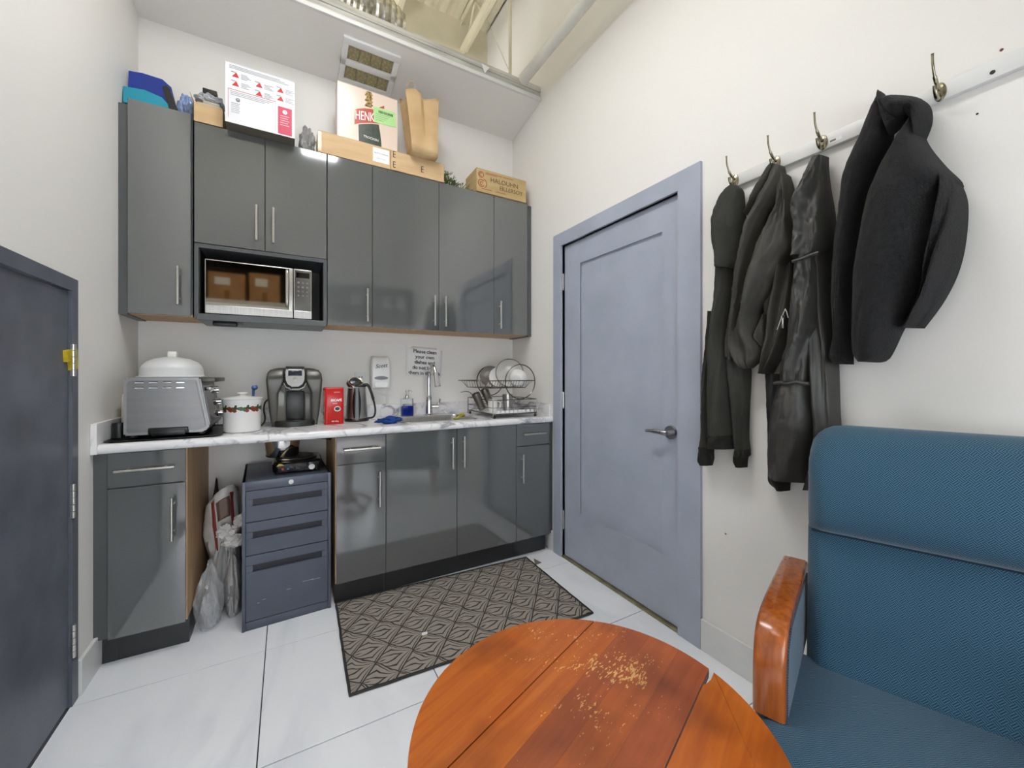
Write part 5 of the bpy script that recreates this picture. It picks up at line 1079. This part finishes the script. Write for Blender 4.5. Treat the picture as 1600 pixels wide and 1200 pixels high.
# ------------------------------------------------------------------ hanging garments
def lerp_list(L, t):
    f = t*(len(L)-1); i = min(int(f), len(L)-2); return L[i]+(L[i+1]-L[i])*(f-i)
def resample(P, n):
    S_ = [Vector(p) for p in spline([(a, b, 0) for a, b in P], 6)]; d = [0]
    for i in range(1, len(S_)): d.append(d[-1]+(S_[i]-S_[i-1]).length)
    out = []; j = 0
    for k in range(n):
        s = d[-1]*k/(n-1)
        while j < len(d)-2 and d[j+1] < s: j += 1
        f = (s-d[j])/max(1e-9, d[j+1]-d[j]); out.append(S_[j].lerp(S_[j+1], min(1, f)))
    return out
def cloth(name, L, R, xb, depth, m, parent, seed=0, folds=3, amp=.012, rows=64, cols=36, xp=None, sway=.6, wr=.006, wf=14):
    """garment piece lofted between its two side seams; depth = how far it bulges from the wall side xb"""
    xp = xb-.5*max(depth) if xp is None else xp
    a = [survey(p.x, p.y, 0, xp) for p in resample(L, rows)]; b = [survey(p.x, p.y, 0, xp) for p in resample(R, rows)]
    bm = new(); RR = []
    for j in range(rows):
        t_ = j/(rows-1); dp = lerp_list(depth, t_); ring = []
        for i in range(cols+1):
            s = i/cols; p = a[j].lerp(b[j], s); env = math.sin(PI*s)
            bul = dp*(env**.55 if env > 0 else 0)
            fo = 1.25*amp*math.sin(2*PI*(folds*s+sway*math.sin(t_*2.2+seed)+seed*.37))*min(1, env*1.6)*min(1, .25+t_*1.5)
            q = Vector((p.y*wf, p.z*wf*.8, seed*2.7)); q2 = Vector((s*folds*2.2+seed, t_*2.6+s*1.4, seed)); wv = (wr*(noise.noise(q)+.9*abs(noise.noise(q*2.1))-.5*abs(noise.noise(q*4.3)))+wr*.9*(.5-abs(noise.noise(q2*2.2))))*min(1, env*2)
            ring.append(Vector((xb-max(.003, bul+fo+wv), p.y, p.z)))
        for i in range(1, 6): s = 1-i/6; p = a[j].lerp(b[j], s); ring.append(Vector((xb-.0005*i, p.y, p.z)))
        RR.append(ring)
    rings(bm, RR); return obj(name, bm, m, parent, 65)
Z4 = lambda P: [(1080+a/4.2875, 240+b/4.2875) for a, b in P]
Z5 = lambda P: [(1080+a/4.2875, 500+b/4.2875) for a, b in P]
Z6 = lambda P: [(1270+a/2.608, 120+b/2.608) for a, b in P]
# hooded sweatshirt nearest the door
t = thing('hooded_sweatshirt', (1.54, .93, 1.0), 'plain black hooded sweatshirt hanging on the hook nearest the door', 'sweatshirt', 'coats on the rail')
cloth('sleeve', Z5([(100, -60), (92, 150), (82, 350), (75, 600), (55, 790), (42, 860)]), Z5([(150, -60), (140, 200), (128, 500), (122, 760), (136, 860)]), 1.562, [.03, .04, .05, .05, .045], COTTON, t, 1, 1, .004)
cloth('cuff', Z5([(42, 850), (44, 880), (36, 940), (50, 968)]), Z5([(134, 850), (132, 890), (134, 930), (122, 978)]), 1.556, [.045, .05, .045], mat('black_rib_knit', (30, 30, 27), .95, scl=(1, 60, 1), bump=.6, ns=6), t, 2, 5, .003, 14)
cloth('sleeve', Z5([(215, 150), (235, 400), (258, 620), (272, 800), (280, 870)]), Z5([(378, 150), (380, 400), (370, 600), (366, 780), (376, 880)]), 1.562, [.04, .055, .055, .05, .045], COTTON, t, 3, 1.5, .006)
cloth('cuff', Z5([(278, 868), (276, 900), (284, 950), (300, 980)]), Z5([(374, 870), (378, 908), (362, 925), (356, 990)]), 1.556, [.045, .05, .045], MATS['black_rib_knit'], t, 4, 5, .003, 14)
cloth('body', Z4([(140, 720), (142, 850), (132, 1000), (122, 1150)])+Z5([(112, 250), (98, 600), (92, 775)]), Z4([(300, 720), (280, 850), (262, 1000), (240, 1150)])+Z5([(238, 250), (255, 600), (272, 775)]), 1.556, [.06, .075, .08, .08, .08], COTTON, t, 5, 1.5, .006)
cloth('hem_band', Z5([(92, 772), (93, 800), (96, 835), (98, 856)]), Z5([(272, 772), (274, 800), (274, 840), (276, 868)]), 1.556, [.085, .087, .083], MATS['black_rib_knit'], t, 6, 1.5, .005, 12)
cloth('hood', Z4([(248, 195), (190, 245), (150, 340), (130, 450), (132, 580), (148, 690), (148, 760)]), Z4([(262, 195), (308, 235), (318, 330), (328, 480), (326, 600), (315, 700), (300, 770)]), 1.553, [.03, .06, .085, .095, .09, .08, .085], COTTON, t, 7, 1, .010)
# matte windbreaker
t = thing('windbreaker', (1.53, .79, 1.3), 'matte olive-black windbreaker with a dangling zip pull, second coat from the door', 'jacket', 'coats on the rail')
cloth('back_panel', Z4([(540, 80), (560, 300), (560, 600), (530, 800), (480, 1000)])+Z5([(480, 80), (470, 250), (462, 355)]), Z4([(640, 140), (668, 260), (668, 500), (672, 700), (668, 1000)])+Z5([(640, 100), (600, 220), (520, 365)]), 1.562, [.04, .06, .065, .065, .06], NYLON, t, 11, 2.5, .01)
cloth('collar', Z4([(520, 70), (440, 210), (380, 330), (338, 388)]), Z4([(560, 65), (520, 200), (450, 340), (365, 412)]), 1.552, [.04, .06, .06, .03], NYLON, t, 12, 1, .004, 24)
cloth('front_panel', Z4([(525, 62), (480, 170), (420, 300), (360, 450), (310, 680), (265, 900), (240, 1150)])+Z5([(228, 80), (222, 235)]), Z4([(590, 70), (600, 160), (560, 280), (480, 430), (430, 650), (400, 900), (360, 1150)])+Z5([(340, 80), (300, 280)]), 1.55, [.04, .065, .08, .085, .085, .08, .06], NYLON, t, 13, 1.5, .009, wr=.010)
cloth('sleeve', Z4([(575, 235), (500, 420), (430, 560), (380, 720), (340, 900), (310, 1100)])+Z5([(240, 60), (232, 230), (330, 325)]), Z4([(590, 235), (640, 400), (662, 560), (665, 625), (590, 770), (510, 930), (440, 1060)])+Z5([(440, 60), (462, 225), (375, 322)]), 1.535, [.03, .06, .08, .09, .085, .07, .04], NYLON, t, 14, 1.5, .010, wr=.011)
cloth('cuff', Z5([(470, -40), (440, 60), (405, 135), (480, 180)]), Z5([(500, -40), (500, 60), (500, 120), (500, 185)]), 1.535, [.03, .045, .05, .03], NYLON, t, 15, 2, .005, 16)
pz = survey(1223.5, 505, 0, 1.47); bm = new(); box(bm, 1.466, 1.47, pz.y-.003, pz.y+.003, pz.z-.018, pz.z+.016, bev=.001); tube(bm, circle((1.468, pz.y, pz.z+.022), .005, 0, 14), .0012, n=5, closed=True); zp = obj('zip_pull', bm, CHROME, t)
bm = new(); tube(bm, [survey(*q, 0, 1.478) for q in Z4([(575, 1180), (600, 1110), (630, 1040)])], .0018, n=5); tube(bm, [survey(*q, 0, 1.478) for q in Z4([(650, 1100), (640, 1060), (630, 1040)])], .0018, n=5); obj('zip_edge', bm, STEEL, t)
# long shiny coat
t = thing('long_coat', (1.52, .64, 1.0), 'long shiny black coat with a gathered waist, third coat from the door', 'coat', 'coats on the rail')
cloth('back_panel', Z4([(830, 10), (820, 200), (800, 500), (790, 800), (780, 1100)])+Z5([(770, 200), (780, 500), (790, 800), (770, 1000), (760, 1110)]), Z4([(888, 10), (905, 200), (940, 420), (930, 650), (935, 900), (945, 1150)])+Z5([(962, 310), (970, 600), (975, 760), (930, 950), (800, 1150)]), 1.562, [.03, .06, .07, .07, .07, .07, .06], SHINY, t, 21, 2, .008)
cloth('lining', Z5([(480, 360), (495, 600), (495, 1000), (500, 1085), (560, 1135)]), Z5([(600, 360), (640, 700), (660, 1000), (645, 1100), (642, 1148)]), 1.56, [.04, .05, .05, .045, .04], mat('black_lining', (20, 20, 20), .7, var=.1, ns=9), t, 22, 1, .004)
cloth('lower_skirt', Z5([(556, 425), (535, 500), (512, 600), (500, 750), (492, 900), (487, 1045)]), Z5([(788, 428), (800, 500), (812, 620), (816, 780), (808, 930), (770, 1100)]), 1.54, [.07, .085, .09, .09, .09, .08], SHINY, t, 23, 1.5, .006)
cloth('front_panel', Z4([(672, 715), (668, 850), (655, 1000), (648, 1130)])+Z5([(628, 170), (575, 300), (558, 415)]), Z4([(862, 660), (868, 850), (862, 1000), (850, 1130)])+Z5([(820, 150), (795, 300), (786, 420)]), 1.535, [.085, .09, .09, .085, .065], SHINY, t, 24, 2, .008, wr=.012, wf=11)
cloth('upper_panel', Z4([(775, 0), (725, 110), (668, 260), (642, 350), (660, 450), (668, 600), (672, 710)]), Z4([(880, 0), (880, 150), (890, 330), (905, 480), (890, 600), (850, 665)]), 1.53, [.035, .06, .08, .09, .09, .095], SHINY, t, 25, 1.5, .012, wr=.012, wf=11)
bm = new(); pts = [survey(*q, 0, 1.465) for q in Z5([(555, 425), (600, 418), (650, 426), (700, 416), (745, 424), (788, 428)])]; tube(bm, spline(pts, 5), .006, n=8); obj('waist_cord', bm, SHINY, t)
bm = new(); pts = [survey(*q, 0, 1.437) for q in Z4([(678, 722), (740, 705), (800, 680), (855, 662)])]; tube(bm, spline(pts, 5), .005, n=8); obj('pocket_edge', bm, SHINY, t)
# fleece
t = thing('fleece_jacket', (1.5, .5, 1.3), 'thick black fleece jacket hanging beside the bare hook', 'jacket', 'coats on the rail')
cloth('back_panel', Z6([(500, 400), (500, 560), (460, 750), (430, 880), (385, 960), (330, 1018)]), Z6([(575, 412), (602, 500), (592, 660), (560, 790), (500, 910), (420, 1020)]), 1.552, [.10, .13, .14, .13, .11, .07], FLEECE, t, 31, 2, .016, wr=.008)
cloth('rear_sleeve', Z6([(252, 48), (210, 140), (170, 250), (120, 380), (95, 540), (74, 750), (72, 900), (82, 1040), (54, 1135), (75, 1170)]), Z6([(268, 48), (300, 150), (300, 260), (240, 400), (200, 560), (170, 750), (150, 900), (145, 1040), (140, 1120), (140, 1172)]), 1.552, [.03, .08, .10, .10, .10, .095, .09, .06], FLEECE, t, 32, 1, .008)
cloth('collar', Z6([(290, 66), (340, 60), (400, 64), (440, 80), (460, 115), (460, 170), (436, 235)]), Z6([(275, 130), (320, 190), (360, 170), (370, 150), (385, 165), (400, 210), (420, 245)]), 1.548, [.07, .10, .11, .11, .10, .09, .07], FLEECE, t, 33, .8, .012, 30)
cloth('collar_fold', Z6([(255, 47), (262, 100), (280, 170), (295, 230)]), Z6([(272, 55), (300, 110), (345, 140), (370, 160)]), 1.54, [.04, .08, .09, .08], FLEECE, t, 34, 1, .004, 20)
cloth('front_sleeve', Z6([(372, 136), (320, 210), (268, 300), (225, 380), (190, 490), (162, 640), (140, 790), (132, 960), (122, 1110), (145, 1158)]), Z6([(388, 136), (430, 240), (500, 330), (576, 412), (535, 470), (515, 590), (470, 740), (400, 890), (330, 1020), (268, 1145), (215, 1163)]), 1.545, [.05, .10, .14, .16, .17, .17, .165, .15, .12, .07], FLEECE, t, 35, .8, .008)
bm = new(); sm_ = [survey(*q, 0, 1.40) for q in Z6([(238, 352), (300, 342), (360, 345), (440, 372), (530, 382)])]; bm.free()

# ------------------------------------------------------------------ shelves at the rear of the room (seen in the glossy doors)
t = thing('storage_shelf', (-.4, -.95, 2.03), 'white shelf board high on the rear wall, reflected in the microwave door', 'shelf')
bm = new(); box(bm, -1.2, .15, YR+.0005, -.55, 2.02, 2.065, bev=.003); obj('board', bm, TRIMW, t)
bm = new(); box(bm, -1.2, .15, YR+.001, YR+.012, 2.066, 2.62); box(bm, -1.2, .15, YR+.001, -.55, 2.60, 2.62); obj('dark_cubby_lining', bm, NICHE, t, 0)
for xx in (-1.0, -.05): bm = new(); prism(bm, [(0, 0), (.6, 0), (0, -.3)], xx, xx+.02, lambda a, b, h: Vector((h, YR+.0005+a, 2.02+b))); obj('bracket', bm, STEEL, t, 0)
def taped_box(x0, x1, z0, h, label, m=CARDD, yfr=-.58, dep=.36):
    t = thing('taped_box', ((x0+x1)/2, yfr-dep/2, z0), label, 'box', 'boxes on the rear shelves')
    bm = new(); box(bm, x0, x1, yfr-dep, yfr, z0, z0+h, bev=.004); obj('carton_body', bm, m, t)
    bm = new(); xm = (x0+x1)/2; box(bm, x0+.06, xm+.03, yfr-.0005, yfr+.0012, z0+h*.55, z0+h*.82); obj('label', bm, PAPER, t, 0)
    bm = new(); box(bm, xm-.025, xm+.025, yfr-dep, yfr+.001, z0+h-.001, z0+h+.001); box(bm, xm-.025, xm+.025, yfr-.0005, yfr+.0008, z0, z0+h*.35); obj('tape', bm, mat('brown_tape', (164, 118, 70), .12, var=.1, ns=9), t, 0)
taped_box(-.775, -.425, 2.0655, .31, 'taped brown box, left of the two reflected in the microwave door')
taped_box(-.385, -.075, 2.0655, .34, 'taped brown box, right of the two reflected in the microwave door')
t = thing('storage_shelf', (1.0, -.95, 1.85), 'pair of white shelf boards at the rear, reflected in the wide upper doors', 'shelf')
for z in (1.835, 2.40): bm = new(); box(bm, .42, XR-.003, YR+.0005, -.55, z, z+.04, bev=.003); obj('board', bm, TRIMW, t)
for k in range(4): taped_box(.70+k*.20, .885+k*.20, 1.8755, .44, ['leftmost', 'second', 'third', 'rightmost'][k]+' upright file box in the row reflected in the upper doors', mat('file_box_grey', (112, 108, 102), .7, var=.08, ns=6))
bm = new(); box(bm, 1.08, 1.36, YR+.0005, YR+.003, 2.55, 2.98); t = thing('rear_notice', (1.22, YR+.002, 2.55), 'large white notice on the rear wall, reflected in the wide upper doors', 'notice'); obj('sheet', bm, PAPER, t, 0)
for k in range(5): bm = new(); box(bm, 1.12, 1.30-.02*(k % 2), YR+.003, YR+.004, 2.62+k*.07, 2.645+k*.07); obj('printed_line', bm, INKG, t, 0)
